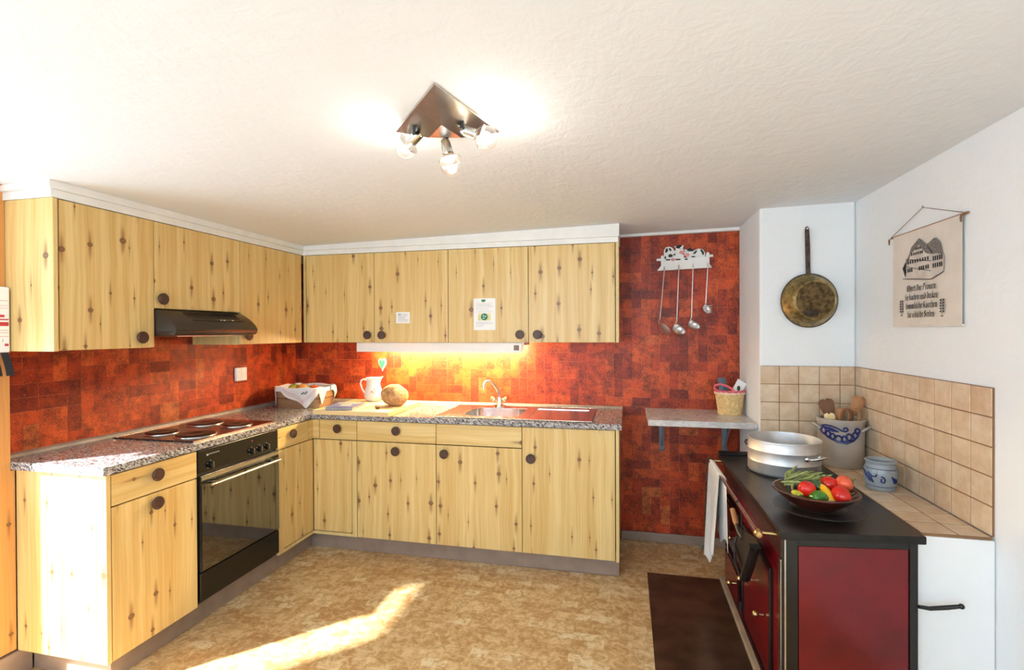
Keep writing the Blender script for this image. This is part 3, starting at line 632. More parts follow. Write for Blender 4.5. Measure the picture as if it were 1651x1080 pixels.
# ================================================================== CEILING LAMP
LP = thing('ceiling_lamp', 'triangular brushed metal ceiling lamp with three clear globe bulbs', 'lamp', (-0.539, 1.451, 1.93))
A3 = [Vector((-0.489, 1.246)), Vector((-0.725, 1.504)), Vector((-0.403, 1.602))]; cen = (A3[0]+A3[1]+A3[2])/3
lm = MB(); vs_ = []
for p in A3: vs_.append((p.x, p.y, ceil_z(p.x)-0.001))
for p in A3: q = cen + (p-cen)*0.99; vs_.append((q.x, q.y, ceil_z(q.x)-0.006))
for p in A3: q = cen + (p-cen)*0.30; vs_.append((q.x, q.y, ceil_z(q.x)-0.052))
for i in range(3):
    j = (i+1) % 3; lm.add([vs_[i], vs_[j], vs_[3+j], vs_[3+i]], [(0,1,2,3)]); lm.add([vs_[3+i], vs_[3+j], vs_[6+j], vs_[6+i]], [(0,1,2,3)])
lm.add(vs_[6:9], [(0,1,2)]); lm.add(vs_[0:3], [(0,1,2)])
lm.build('plate', NICKEL, LP)
bulbs = [(Vector((-0.632, 1.440, 2.046)), Vector((-0.625, 1.455, 2.048)), Vector((-0.683, 1.490, 2.028))),
         (Vector((-0.548, 1.500, 2.040)), Vector((-0.545, 1.480, 2.010)), Vector((-0.531, 1.490, 1.960))),
         (Vector((-0.478, 1.440, 2.050)), Vector((-0.480, 1.455, 2.052)), Vector((-0.414, 1.475, 2.026)))]
FIL = emit('filament', (1.0, 0.80, 0.52, 1), 90.0)
sock = [Vector((-0.636, 1.478, 2.056)), Vector((-0.548, 1.492, 2.022)), Vector((-0.470, 1.462, 2.046))]
for (root, knee, bp_), sk_ in zip(bulbs, sock):
    d = (bp_ - sk_).normalized(); base_ = Vector((root.x, root.y, ceil_z(root.x)-0.040))
    MB().tube([base_ + Vector((0,0,0.02)), base_ + Vector((0,0,-0.004)), sk_ - d*0.012], 0.0065, 10).build('arm', BLACK_MATT, LP, True)
    so = MB().lathe([(0.0, -0.022), (0.008, -0.021), (0.0145, -0.014), (0.0165, -0.004), (0.0175, 0.028), (0.0155, 0.029), (0.0, 0.029)], sk_, 20, d).build('socket', STEEL, LP, True)
    r_ = 0.0365; gc = bp_
    L_ = (gc - sk_).length
    gl = MB().lathe([(0.012, 0.030 - L_), (0.0135, -r_*1.02), (0.021, -r_*0.80)] + [(r_*math.sin(a), -r_*math.cos(a)) for a in [0.75 + (PI-0.75)*i/14 for i in range(15)]], gc, 24, d).build('bulb', BULB, LP, True)
    MB().tube([gc - d*0.012 + Vector((0.010*math.cos(a), 0.010*math.sin(a), 0.002*math.sin(3*a))) for a in [i*2*PI/12 for i in range(10)]], 0.0016, 6).build('filament', FIL, gl, True)
    MB().lathe([(r_*0.93, -r_*0.42), (r_*0.975, -r_*0.42), (r_*0.965, -r_*0.36), (r_*0.93, -r_*0.36)], gc, 28, d).build('silver_ring', NICKEL, gl, True)
    pt = light('bulb_light', 'POINT', gc, (0,0,-1), 1.9, (1.0, 0.93, 0.84), shadow_soft_size=0.022)

# ================================================================== ON THE WORKTOP
# --- chopping board
ZBD = ZTOP + 0.031
tag(MB().box(-2.005, -1.470, 2.925, 3.450, ZTOP+0.0006, ZBD).build('chopping_board', BEECH, bevel=0.003), 'large pale wooden chopping board in the corner of the worktop', 'chopping board')
# --- cloth-lined wooden basket
BC = Vector((-2.305, 3.285)); BA, BB, BZ0, BZ1 = 0.200, 0.150, ZTOP+0.0006, 1.046
def bsk(an, h, off=0.0):
    e = 0.62; c, s_ = math.cos(an), math.sin(an); k = 0.90 + 0.10*h
    return Vector((BC.x + (BA*k+off)*math.copysign(abs(c)**e, c), BC.y + (BB*k+off)*math.copysign(abs(s_)**e, s_), BZ0 + (BZ1-BZ0)*h))
BK = thing('bread_basket', 'wooden basket lined with a white red-striped cloth in the worktop corner', 'basket', (BC.x, BC.y, BZ0))
bm_ = MB(); bm_.grid(lambda u, v: bsk(2*PI*u, v), 56, 6); bm_.grid(lambda u, v: bsk(-2*PI*u, v, -0.006), 56, 6); bm_.grid(lambda u, v: bsk(2*PI*u, 1.0, -0.006*v), 56, 1)
bm_.add([bsk(2*PI*i/56, 0.02) for i in range(56)], [tuple(range(56))]); bm_.build('wall', CHIPWOOD, BK, True)
bb = MB(); bb.grid(lambda u, v: bsk(2*PI*u, 0.44+0.08*v, 0.0022), 56, 1); bb.build('hoop', DARKWOOD, BK, True)
def drop(an):
    an = (an + 2*PI) % (2*PI); d = 0.022
    for (c, half, dep) in ((5.06, 0.66, 0.139), (3.72, 0.34, 0.137), (5.90, 0.22, 0.12), (0.35, 0.30, 0.09), (1.6, 0.5, 0.09), (2.5, 0.4, 0.06)):
        x = abs((an - c + PI) % (2*PI) - PI)
        if x < half: d = max(d, 0.022 + (dep-0.022)*(1 - x/half))
    return d
def cloth(an, t, off=0.004):
    if t < 0.25:  # inside
        h = 0.75 + t; return bsk(an, min(1.0, h), -0.010) + Vector((0,0,0.004*t))
    if t < 0.4: k = (t-0.25)/0.15; return bsk(an, 1.0, -0.010 + (0.010+off)*k) + Vector((0,0,0.007*math.sin(PI*k)+0.002 + 0.004*math.sin(9*an)*math.sin(PI*k)))
    k = (t-0.4)/0.6; d = drop(an)*k; wob = 0.004*math.sin(14*an)*k + 0.006*k
    return bsk(an, max(0.0, 1.0 - d/(BZ1-BZ0)), off + wob)
MB().sheet(lambda u, v: cloth(2*PI*u, v), 140, 16, 0.0012).build('cloth', CLOTH, BK, True)
def front_pt(s_, d, off=0.0128):  # s_ = angle, d = drop below the rim
    return bsk(s_, max(0.0, 1.0 - d/(BZ1-BZ0)), off)
for a0, a1 in ((5.02-0.50, 4.95), (5.02+0.50, 4.89)):
    for sh in (0.0, 0.016):
        MB().grid(lambda u, v: front_pt(a0 + (a1-a0)*u, 0.006 + 0.100*u - sh + 0.003*v if (0.006 + 0.100*u - sh) > 0.002 else 0.002 + 0.003*v), 24, 1).build('red_stripe', RED_THREAD, BK)
for k, (da, dd) in enumerate(((-0.10, 0.036), (-0.05, 0.030), (0.02, 0.034), (0.07, 0.024))):
    MB().grid(lambda u, v: front_pt(5.00 + da + 0.05*u, dd - 0.010*v + 0.004*u, 0.0122), 2, 1).build('monogram', DARK_THREAD, BK)
for nm, lab, col, p, r_ in (('pear', 'green pear lying at the left in the cloth-lined basket', simple('green_pear_skin', rgb(176,178,62), 0.35, var=0.12), (-2.375, 3.25, 1.028), 0.045),
                            ('apple', 'orange apple in the middle of the cloth-lined basket', simple('orange_apple_skin', rgb(222,150,70), 0.3, var=0.15), (-2.295, 3.225, 1.030), 0.046),
                            ('apple', 'reddish brown apple at the right of the cloth-lined basket', simple('red_apple_skin', rgb(170,82,52), 0.3, var=0.15), (-2.212, 3.25, 1.026), 0.043)):
    fr = thing(nm, lab, 'fruit', (p[0], p[1], p[2]-r_), 'fruit in the bread basket')
    MB().ball(p, r_, r_, r_*0.94, fn=lambda d: 1 - 0.12*max(0, d.z)**6).build('flesh', col, fr, True)
    MB().tube([(p[0], p[1], p[2]+r_*0.80), (p[0]+0.004, p[1], p[2]+r_*0.98), (p[0]+0.009, p[1], p[2]+r_*1.12)], 0.0016, 6).build('stalk', DARKWOOD, fr, True)
# --- book
def rot2(p, c, a): return (c[0] + p[0]*math.cos(a) - p[1]*math.sin(a), c[1] + p[0]*math.sin(a) + p[1]*math.cos(a))
bkc, bka = (-1.845, 3.065), 0.20
BKK = thing('book', 'blue paperback book lying on the chopping board beside the basket', 'book', (bkc[0], bkc[1], ZBD))
def bquad(x0, x1, y0, y1): return [rot2(p, bkc, bka) for p in ((x0,y0),(x1,y0),(x1,y1),(x0,y1))]
MB().prism(bquad(-0.090, 0.085, -0.125, 0.125), 'z', ZBD+0.0030, ZBD+0.0165).build('pages', BOOK_EDGE, BKK)
MB().prism(bquad(-0.093, 0.088, -0.128, 0.128), 'z', ZBD+0.0006, ZBD+0.0028).build('back_cover', BLUE_COVER, BKK)
fc = MB().prism(bquad(-0.093, 0.088, -0.128, 0.128), 'z', ZBD+0.0168, ZBD+0.0190).build('front_cover', BLUE_COVER, BKK)
MB().prism(bquad(-0.075, 0.072, 0.045, 0.118), 'z', ZBD+0.0191, ZBD+0.0194).build('cover_picture', simple('cover_picture', rgb(190,186,168), 0.4, var=0.3, scale=50), fc)
MB().prism(bquad(-0.030, 0.040, -0.05, 0.010), 'z', ZBD+0.0191, ZBD+0.0194).build('cover_panel', simple('cover_panel', rgb(214,210,188), 0.4, var=0.2, scale=50), fc)
# --- milk jug
JG = thing('jug', 'white porcelain milk jug with a floral motif standing on the chopping board', 'jug', (-1.815, 3.385, ZBD))
jc = Vector((-1.815, 3.385, ZBD+0.0006))
def jugpt(u, v):
    prof = [(0.040,0.0),(0.052,0.008),(0.064,0.03),(0.066,0.055),(0.060,0.085),(0.050,0.115),(0.048,0.140),(0.052,0.165),(0.054,0.172)]
    k = v*(len(prof)-1); i = min(int(k), len(prof)-2); f = k-i; r_ = prof[i][0]*(1-f)+prof[i+1][0]*f; z_ = prof[i][1]*(1-f)+prof[i+1][1]*f
    an = 2*PI*u; sp = max(0, math.cos(an-0.05))**10 * max(0, (z_-0.12)/0.05)**1.5
    return jc + Vector(((r_+0.022*sp)*math.cos(an), (r_+0.022*sp)*math.sin(an), z_+0.010*sp))
jm = MB(); jm.sheet(lambda u, v: jugpt(u, v), 40, 32, -0.003); jm.add([jugpt(i/40, 0.0) for i in range(40)], [tuple(range(40))])
jm.build('body', PORCELAIN, JG, True)
MB().tube([jc+Vector((-0.050,0,0.150)), jc+Vector((-0.075,0,0.160)), jc+Vector((-0.098,0,0.150)), jc+Vector((-0.104,0,0.125)), jc+Vector((-0.092,0,0.090)), jc+Vector((-0.074,0,0.060)), jc+Vector((-0.060,0,0.045))], [0.006,0.0065,0.0065,0.0065,0.006,0.006,0.006], 10).build('handle', PORCELAIN, JG, True)
for dx, dz, r_, m_ in ((-0.012,0.075,0.010,'a'), (0.012,0.082,0.009,'b'), (0.002,0.064,0.007,'c'), (0.006,0.096,0.007,'d')):
    an = math.atan2(-1, 0.55) + dx*14; pr = 0.0645 if dz < 0.08 else 0.0605
    c0 = jc + Vector((pr*math.cos(an), pr*math.sin(an), dz)); n_ = Vector((math.cos(an), math.sin(an), 0))
    MB().lathe([(0, 0.0006), (r_*0.6, 0.001), (r_, 0.0)], c0, 10, n_).build('flower', simple('flower_'+m_, {'a': rgb(206,168,176), 'b': rgb(168,170,176), 'c': rgb(190,178,140), 'd': rgb(172,186,166)}[m_], 0.2), JG)
# --- bread
rot_b = Matrix.Rotation(0.25, 3, 'Y') @ Matrix.Rotation(-0.4, 3, 'Z')
BD = tag(MB().ball((-1.560, 3.205, ZBD+0.0720), 0.100, 0.088, 0.074, 40, 24, Matrix.Rotation(-0.35, 3, 'Z') @ Matrix.Rotation(0.18, 3, 'Y'), fn=lambda d: 1 + 0.04*math.sin(5*d.x+2*d.z)*math.cos(3*d.y) + 0.03*math.sin(9*d.x+4*d.y)*max(0, d.z) - (0.0 if d.z > -0.85 else 0.05)).build('bread_loaf', CRUST, None, True), 'round crusty brown loaf of bread on the right of the chopping board', 'bread')
# --- pocket knife
KN = thing('pocket_knife', 'small brown folding knife lying on the chopping board before the loaf', 'knife', (-1.622, 3.075, ZBD))
MB().obox((-1.622, 3.075, ZBD+0.0075), (-0.026, 0.044, 0), (0.0105, 0.0060, 0), (0, 0, 0.0070)).build('handle', DARKWOOD, KN, bevel=0.003)
MB().obox((-1.658, 3.136, ZBD+0.006), (-0.010, 0.018, 0), (0.006, 0.0033, 0), (0, 0, 0.001)).build('blade', STEEL, KN)

# ================================================================== ON THE LEFT AND BACK WALLS
SO = thing('socket', 'white double wall socket on the red wallpaper by the corner', 'socket', (XL+0.004, 2.982, 1.115))
for y_ in (2.956, 3.006):
    f_ = MB().box(XL+0.003, XL+0.022, y_-0.024, y_+0.024, 1.113, 1.204).build('cover', WHITE_PLASTIC, SO, bevel=0.004)
    MB().box(XL+0.0222, XL+0.0245, y_-0.016, y_+0.016, 1.135, 1.182).build('plate', WHITE_PLASTIC, f_, bevel=0.001)
def heart(cx, cz, w_, h_, n=40):
    pts = []
    for i in range(n):
        t = 2*PI*i/n; x = 16*math.sin(t)**3; z = 13*math.cos(t)-5*math.cos(2*t)-2*math.cos(3*t)-math.cos(4*t)
        pts.append((cx + x/32*w_, cz + (z+2.5)/29*h_))
    return pts
HT = thing('felt_heart', 'small green heart hanging on the wallpaper above the jug', 'heart', (-1.843, 3.584, 1.145))
MB().prism(heart(-1.843, 1.192, 0.066, 0.098), 'y', 3.580, 3.5865).build('rim', CREAM_TRIM, HT)
MB().prism(heart(-1.845, 1.193, 0.050, 0.078), 'y', 3.576, 3.5798).build('felt', TEAL, HT, bevel=0.001)
# notices on the cabinet doors
N1 = thing('notice', 'small square white notice stuck on a wall cabinet door', 'notice', (-1.491, 3.196, 1.503), 'paper notices on the doors')
MB().box(-1.541, -1.440, 3.1960, 3.1972, 1.503, 1.579).build('paper', PAPER, N1)
rn = random.Random(2)
for k in range(6):
    MB().box(-1.528, -1.475 + rn.random()*0.025, 3.1955, 3.1959, 1.515+0.0095*k, 1.518+0.0095*k).build('text_line', GREY_PRINT, N1)
for s_ in (-1, 1): MB().obox((-1.516, 3.1953, 1.563), (0.008, 0, 0.006*s_), (0, 0.0002, 0), (0.0008, 0, -0.001*s_)).build('printed_mark', GREY_METAL, N1)
N2 = thing('notice', 'tall white notice sheet with a green round logo on a cabinet door', 'notice', (-0.912, 3.196, 1.454), 'paper notices on the doors')
MB().box(-0.987, -0.838, 3.1960, 3.1972, 1.454, 1.662).build('paper', PAPER, N2)
for k, (z_, a, b) in enumerate(((1.628, .10, .85), (1.619, .14, .80), (1.610, .10, .9), (1.601, .10, .88), (1.592, .10, .7), (1.580, .12, .84), (1.571, .10, .9), (1.505, .1, .86), (1.496, .1, .9), (1.487, .1, .5), (1.478, .1, .4))):
    MB().box(-0.987+0.149*a, -0.987+0.149*b, 3.1955, 3.1959, z_-0.0012, z_+0.0012).build('text_line', GREY_PRINT if k % 3 else PINK_PRINT, N2)
MB().prism([(-0.935, 1.654), (-0.905, 1.654), (-0.907, 1.642), (-0.920, 1.636), (-0.933, 1.642)], 'y', 3.1954, 3.1959).build('printed_badge', GREEN_PRINT, N2)
MB().box(-0.958, -0.868, 3.1956, 3.1959, 1.516, 1.563).build('printed_field', YELLOW_PRINT, N2)
MB().prism(circ(-0.914, 1.541, 0.023), 'y', 3.1951, 3.1956).build('printed_logo', GREEN_PRINT, N2)
for a, b in ((-0.006, 0.007), (0.008, 0.002), (-0.004, -0.009)):
    MB().prism(circ(-0.914+a, 1.541+b, 0.006, 10, sy=0.6), 'y', 3.1947, 3.1951).build('printed_logo_patch', PAPER, N2)
# --- fire blanket pouch on the casing
FB = thing('fire_blanket', 'white fire blanket pouch with red print and two black pull straps', 'fire blanket', (-2.49, 1.50, 1.27))
FY1 = 1.572
pk = MB().box(-2.5105, -2.478, 1.39, FY1, 1.366, 1.634).build('pouch', PAPER, FB, bevel=0.006)
for z0_, z1_, y0_, y1_, m_ in ((1.596,1.612,1.425,1.53,RED_PRINT),(1.576,1.579,1.40,1.565,PINK_PRINT),(1.556,1.559,1.40,1.565,PINK_PRINT),(1.545,1.548,1.40,1.565,PINK_PRINT),(1.510,1.520,1.44,1.552,RED_PRINT),(1.474,1.490,1.50,1.566,RED_PRINT),(1.498,1.503,1.53,1.566,RED_PRINT),(1.455,1.458,1.40,1.565,PINK_PRINT),(1.445,1.448,1.40,1.565,PINK_PRINT),(1.430,1.433,1.40,1.565,PINK_PRINT),(1.408,1.422,1.545,1.546,BLACK_PAINT),(1.408,1.422,1.515,1.516,BLACK_PAINT),(1.392,1.402,1.552,1.565,RED_PRINT)):
    MB().box(-2.4778, -2.4773, y0_, y1_, z0_, z1_).build('print', m_, pk)
for y_ in (1.515, 1.556):
    MB().sheet(lambda u, v: (-2.487 + 0.020*math.sin(v*1.6) + 0.002*u, y_-0.013+0.026*u + 0.008*v, 1.3655 - 0.095*v), 2, 8, 0.003).build('strap', BLACK_STRAP, FB)

# --- cow rack
RK = thing('utensil_rack', 'white wooden hook rack cut as two spotted cows behind a fence', 'hook rack', (0.378, 3.57, 1.85))
def rackprism(pts, y0, y1, nm, m_): return MB().prism(pts, 'y', y0, y1).build(nm, m_, RK)
rackprism([(0.200,1.850),(0.550,1.862),(0.528,1.892),(0.522,1.935),(0.228,1.928),(0.226,1.886)], 3.560, 3.572, 'plank', WHITE_PAINT)
for px_, zt_ in ((0.234, 1.952), (0.522, 1.962)): rackprism([(px_-0.010,1.88),(px_+0.010,1.88),(px_+0.010,zt_-0.008),(px_+0.004,zt_),(px_-0.004,zt_),(px_-0.010,zt_-0.008)], 3.550, 3.5595, 'fence_post', WHITE_PAINT)
rackprism([(0.196,1.916),(0.250,1.918),(0.250,1.934),(0.196,1.932)], 3.561, 3.570, 'rail_end', WHITE_PAINT); rackprism([(0.512,1.932),(0.556,1.932),(0.556,1.948),(0.512,1.948)], 3.561, 3.570, 'rail_end', WHITE_PAINT)
rackprism([(0.252,1.925),(0.244,1.960),(0.246,1.992),(0.258,2.008),(0.280,2.012),(0.300,2.004),(0.312,1.985),(0.335,1.970),(0.372,1.955),(0.375,1.925)], 3.572, 3.580, 'cow_body', WHITE_PAINT)
rackprism([(0.392,1.925),(0.394,1.950),(0.420,1.958),(0.440,1.982),(0.468,1.992),(0.494,1.985),(0.508,1.962),(0.508,1.925)], 3.572, 3.580, 'cow_body', WHITE_PAINT)
h1 = rackprism([(0.318,1.975),(0.320,2.000),(0.310,2.012),(0.330,2.010),(0.352,2.012),(0.372,2.018),(0.366,2.002),(0.370,1.985),(0.372,1.968),(0.358,1.955),(0.342,1.958),(0.330,1.966)], 3.5585, 3.5715, 'cow_head', WHITE_PAINT)
h2 = rackprism([(0.376,1.975),(0.378,1.992),(0.386,1.984),(0.404,1.990),(0.425,1.985),(0.438,1.975),(0.428,1.962),(0.420,1.945),(0.404,1.936),(0.385,1.940),(0.374,1.952)], 3.5585, 3.5715, 'cow_head', WHITE_PAINT)
for h_, c, pa in ((h1, (0.358,1.970), ((0.338,2.006,0.012),(0.350,2.012,0.008),(0.326,2.004,0.006))), (h2, (0.392,1.950), ((0.410,1.984,0.012),(0.424,1.980,0.008),(0.398,1.984,0.007)))):
    MB().prism(circ(c[0], c[1], 0.016, 16, sy=0.75), 'y', 3.5555, 3.5580).build('muzzle', PINK_PAINT, h_)
    for p in pa: MB().prism(circ(p[0], p[1], p[2], 10), 'y', 3.5560, 3.5580).build('hair_tuft', BLACK_PAINT, h_)
    for dx in (-0.006, 0.010): MB().prism(circ(c[0]+dx-0.004, c[1]+0.022, 0.0028, 8), 'y', 3.5560, 3.5580).build('eye', BLACK_PAINT, h_)
spots = [[(0.252,1.975),(0.256,1.998),(0.268,2.002),(0.272,1.985),(0.262,1.972)], [(0.276,2.004),(0.288,2.000),(0.294,1.986),(0.286,1.980),(0.278,1.992)], [(0.272,1.952),(0.282,1.962),(0.296,1.960),(0.304,1.948),(0.292,1.940),(0.276,1.940)], [(0.306,1.958),(0.316,1.966),(0.320,1.954),(0.308,1.950)], [(0.249,1.928),(0.250,1.945),(0.258,1.950),(0.258,1.930)],
         [(0.430,1.955),(0.442,1.972),(0.456,1.982),(0.456,1.972),(0.446,1.958)], [(0.474,1.985),(0.488,1.984),(0.500,1.968),(0.500,1.950),(0.492,1.948),(0.484,1.968)], [(0.420,1.940),(0.438,1.944),(0.448,1.936),(0.430,1.926)], [(0.448,1.928),(0.462,1.936),(0.462,1.926)]]
for s_ in spots: rackprism(s_, 3.5690, 3.5718, 'spot', BLACK_PAINT)
for a, b in ((0.256, 0.284), (0.318, 0.350), (0.378, 0.396)): rackprism([(a,1.9175),(b,1.9175),(b,1.926),(a,1.926)], 3.5575, 3.5598, 'fence_gap', BLACK_PAINT)
rackprism(circ(0.302, 1.922, 0.013, 14, sy=0.8), 3.5560, 3.5598, 'udder', PINK_PAINT)
for x_ in (0.205, 0.552): rackprism(heart(x_, 1.902, 0.040, 0.045, 24), 3.574, 3.580, 'wooden_heart', HEART_RED)
hooks = [(0.245, 1.872), (0.338, 1.880), (0.428, 1.884), (0.520, 1.888)]
for hx, hz in hooks: MB().tube([(hx, 3.5598, hz+0.006), (hx, 3.548, hz+0.004), (hx, 3.541, hz-0.004), (hx, 3.541, hz-0.012), (hx, 3.546, hz-0.018), (hx, 3.551, hz-0.013)], 0.0022, 8).build('hook', STEEL, RK, True)
# --- hanging utensils
def utensil(nm, label, k, x_end, z_end):
    hx, hz = hooks[k]
    t_ = thing(nm, label, 'utensil', (x_end, 3.545, z_end), 'utensils on the cow rack')
    z0_ = hz - 0.0245
    MB().tube([(hx + 0.007*math.cos(a), 3.5432, z0_+0.007 + 0.007*math.sin(a)) for a in [2*PI*i/14 for i in range(14)]], 0.0016, 6, closed=True).build('hanging_ring', UTENSIL, t_, True)
    MB().tube([(hx, 3.5432, z0_+0.001), ((hx*2+x_end)/3, 3.545, z0_+(z_end-z0_)*0.35), ((hx+x_end*3)/4, 3.548, z0_+(z_end-z0_)*0.8), (x_end, 3.546, z_end)], [0.0028, 0.0034, 0.004, 0.0042], 8).build('handle', UTENSIL, t_, True)
    return t_
def hemi(c, r, ax, nm, t_, deep=0.9):
    prof = [(r*math.sin(a), -r*deep*math.cos(a)) for a in [PI/2*i/8 for i in range(9)]] + [((r-0.0018)*math.sin(a), -(r-0.0018)*deep*math.cos(a)) for a in [PI/2*(8-i)/8 for i in range(9)]]
    return MB().lathe(prof, c, 24, ax).build(nm, UTENSIL, t_, True)
U = utensil('skimmer', 'flat steel skimmer hanging leftmost on the cow rack', 0, 0.216, 1.530)
sk_ = MB().lathe([(0, -0.012), (0.035, -0.009), (0.052, 0.0), (0.052, 0.0018), (0.035, -0.0072), (0, -0.010)], (0.246, 3.515, 1.452), 28, (0.62, -0.52, 0.59)).build('disc', UTENSIL, U, True)
MB().tube([(0.216, 3.546, 1.530), (0.205, 3.535, 1.505), (0.212, 3.522, 1.484)], 0.004, 8).build('neck', UTENSIL, U, True)
U = utensil('ladle', 'deep steel soup ladle hanging second from left on the cow rack', 1, 0.324, 1.510)
hemi((0.338, 3.515, 1.455), 0.045, (0.50, -0.52, 0.69), 'cup', U); MB().tube([(0.324, 3.546, 1.512), (0.316, 3.542, 1.490), (0.310, 3.535, 1.470)], 0.004, 8).build('neck', UTENSIL, U, True)
U = utensil('ladle', 'smaller steel ladle hanging third from left on the cow rack', 2, 0.418, 1.535)
hemi((0.432, 3.518, 1.484), 0.041, (0.45, -0.52, 0.72), 'cup', U); MB().tube([(0.418, 3.546, 1.537), (0.411, 3.543, 1.515), (0.405, 3.538, 1.498)], 0.004, 8).build('neck', UTENSIL, U, True)
U = utensil('pasta_server', 'steel toothed pasta spoon hanging rightmost on the cow rack', 3, 0.508, 1.625)
hemi((0.512, 3.528, 1.585), 0.031, (0.55, -0.75, 0.35), 'cup', U, 0.75)
for k in range(4):
    z_ = 1.563 + 0.014*k; MB().tube([(0.519, 3.512, z_), (0.532, 3.508, z_+0.001), (0.541, 3.503, z_+0.002)], [0.0035, 0.003, 0.002], 6).build('tooth', UTENSIL, U, True)
MB().tube([(0.508, 3.546, 1.626), (0.503, 3.545, 1.612), (0.504, 3.541, 1.600)], 0.0035, 8).build('neck', UTENSIL, U, True)

# --- marble shelf
SH = thing('wall_shelf', 'grey marble wall shelf on two grey brackets against the wallpaper', 'shelf', (0.42, 3.34, 0.62))
MB().box(0.120, 0.720, 3.100, 3.584, 0.880, 0.916).build('board', MARBLE, SH, bevel=0.003)
for x_ in (0.227, 0.626):
    MB().prism([(3.584, 0.625), (3.578, 0.625), (3.570, 0.640), (3.574, 0.868), (3.180, 0.872), (3.180, 0.8794), (3.584, 0.8794)], 'x', x_-0.016, x_+0.016).build('bracket', GREY_METAL, SH)
    MB().prism([(3.572, 0.660), (3.562, 0.660), (3.340, 0.868), (3.360, 0.872), (3.573, 0.68)], 'x', x_-0.003, x_+0.003).build('bracket_rib', GREY_METAL, SH)
# --- straw basket on the shelf
ZS = 0.9166; sc = Vector((0.628, 3.405, ZS))
SB = thing('straw_basket', 'woven straw basket with pink braided rim on the marble shelf', 'basket', (sc.x, sc.y, ZS))
def straw(u, v, off=0.0):
    an = 2*PI*u; r_ = 0.062 + 0.018*v + 0.0024*math.sin(22*an + (PI if int(v*9.999) % 2 else 0)) + 0.0016*abs(math.sin(v*PI*10)) + off
    return sc + Vector((r_*1.05*math.cos(an), r_*0.9*math.sin(an), 0.135*v))
sb = MB(); sb.grid(lambda u, v: straw(u, v), 110, 40); sb.grid(lambda u, v: straw(-u, v, -0.006), 60, 4); sb.add([straw(i/60, 0) for i in range(60)], [tuple(range(60))])
sb.build('weave', STRAW, SB, True)
def ring(rad, z_, th, m_, nm, amp=0.0, fr_=16):
    MB().tube([sc + Vector(((rad+amp*math.sin(fr_*a))*1.05*math.cos(a), (rad+amp*math.sin(fr_*a))*0.9*math.sin(a), z_ + amp*math.cos(fr_*a))) for a in [2*PI*i/96 for i in range(96)]], th, 8, closed=True).build(nm, m_, SB, True)
ring(0.081, 0.136, 0.0065, CREAM_TRIM, 'cream_braid', 0.0025); ring(0.080, 0.148, 0.0065, PINK_TRIM, 'pink_braid', 0.0025, 18)
MB().tube([sc + Vector(p) for p in ((-0.072,-0.030,0.146), (-0.098,-0.038,0.166), (-0.094,-0.046,0.186), (-0.062,-0.052,0.194), (-0.022,-0.060,0.182), (0.006,-0.068,0.164), (0.016,-0.070,0.146))], 0.0065, 8).build('loop_handle', PINK_TRIM, SB, True)
for x_, lab, h_, tl in ((0.590, 'thin grey-blue booklet standing leftmost in the straw basket', 0.215, -0.03), (0.622, 'dark grey-blue folder standing upright behind in the straw basket', 0.228, -0.06)):
    t_ = thing('booklet', lab, 'booklet', (x_, 3.42, ZS+0.004), 'papers in the straw basket')
    w_ = 0.014 if x_ < 0.6 else 0.024; yo = -0.028 if x_ < 0.6 else 0.006
    MB().prism([(x_-w_, ZS+0.006), (x_+w_, ZS+0.006), (x_+w_+tl*0.7, ZS+h_), (x_-w_+tl*0.7, ZS+h_)], 'y', 3.405+yo, 3.411+yo).build('cover', GREY_COVER, t_, bevel=0.001)
    MB().prism([(x_-w_+0.002, ZS+0.008), (x_+w_-0.002, ZS+0.008), (x_+w_-0.002+tl*0.7, ZS+h_-0.003), (x_-w_+0.002+tl*0.7, ZS+h_-0.003)], 'y', 3.4115+yo, 3.421+yo).build('pages', BOOK_EDGE, t_)
CD = thing('card', 'white printed card with a dark green oval tilted in the straw basket', 'card', (0.665, 3.39, ZS+0.09), 'papers in the straw basket')
MB().obox((0.674, 3.378, ZS+0.166), (0.026, 0.008, -0.016), (0.0003, -0.0010, 0), (0.024, 0.008, 0.045)).build('paper', PAPER, CD)
MB().lathe([(0, 0.0), (0.013, 0.0), (0.013, 0.0006), (0, 0.0006)], (0.6745, 3.3758, ZS+0.168), 18, (0.29, -0.957, 0), sx=0.8, sy=1.2).build('printed_oval', simple('dark_green_print', rgb(62,80,52), 0.6), CD)

# --- brass pan on the chimney
PN = thing('frying_pan', 'old brass pan with long iron handle hanging on the white chimney', 'pan', (0.965, 3.05, 1.46))
pc = Vector((0.966, 3.046, 1.604)); tilt = Vector((0.10, -1, 0.02)).normalized()
MB().lathe([(0.140, 0.000), (0.1445, 0.002), (0.1435, 0.006), (0.134, 0.022), (0.113, 0.064), (0.107, 0.071), (0.103, 0.0740), (0.1005, 0.0728), (0.098, 0.0740), (0.0, 0.0755)], pc, 56, (0.10, -1, -0.02)).build('body', PAN, PN, True)
MB().lathe([(0.1395, 0.0), (0.1475, 0.001), (0.1475, 0.005), (0.1395, 0.007)], pc, 56, (0.10, -1, -0.02)).build('rim', PAN_IRON, PN, True)
MB().ball((0.955, 2.9705, 1.535), 0.038, 0.0022, 0.020, 16, 8, Matrix.Rotation(0.10, 3, 'Z')).build('soot_patch', SOOT, PN, True)
hp = [(0.950,1.728),(0.976,1.728),(0.972,1.800),(0.971,1.900),(0.967,1.985),(0.963,2.004),(0.955,2.009),(0.948,2.003),(0.945,1.985),(0.947,1.900),(0.949,1.800)]
MB().prism(hp, 'y', 3.040, 3.047).build('handle', PAN_IRON, PN, bevel=0.002)
MB().lathe([(0, 0), (0.0045, 0), (0.0045, 0.0015), (0, 0.0015)], (0.956, 3.0398, 1.996), 12, (0,-1,0)).build('nail', PAPER, PN)
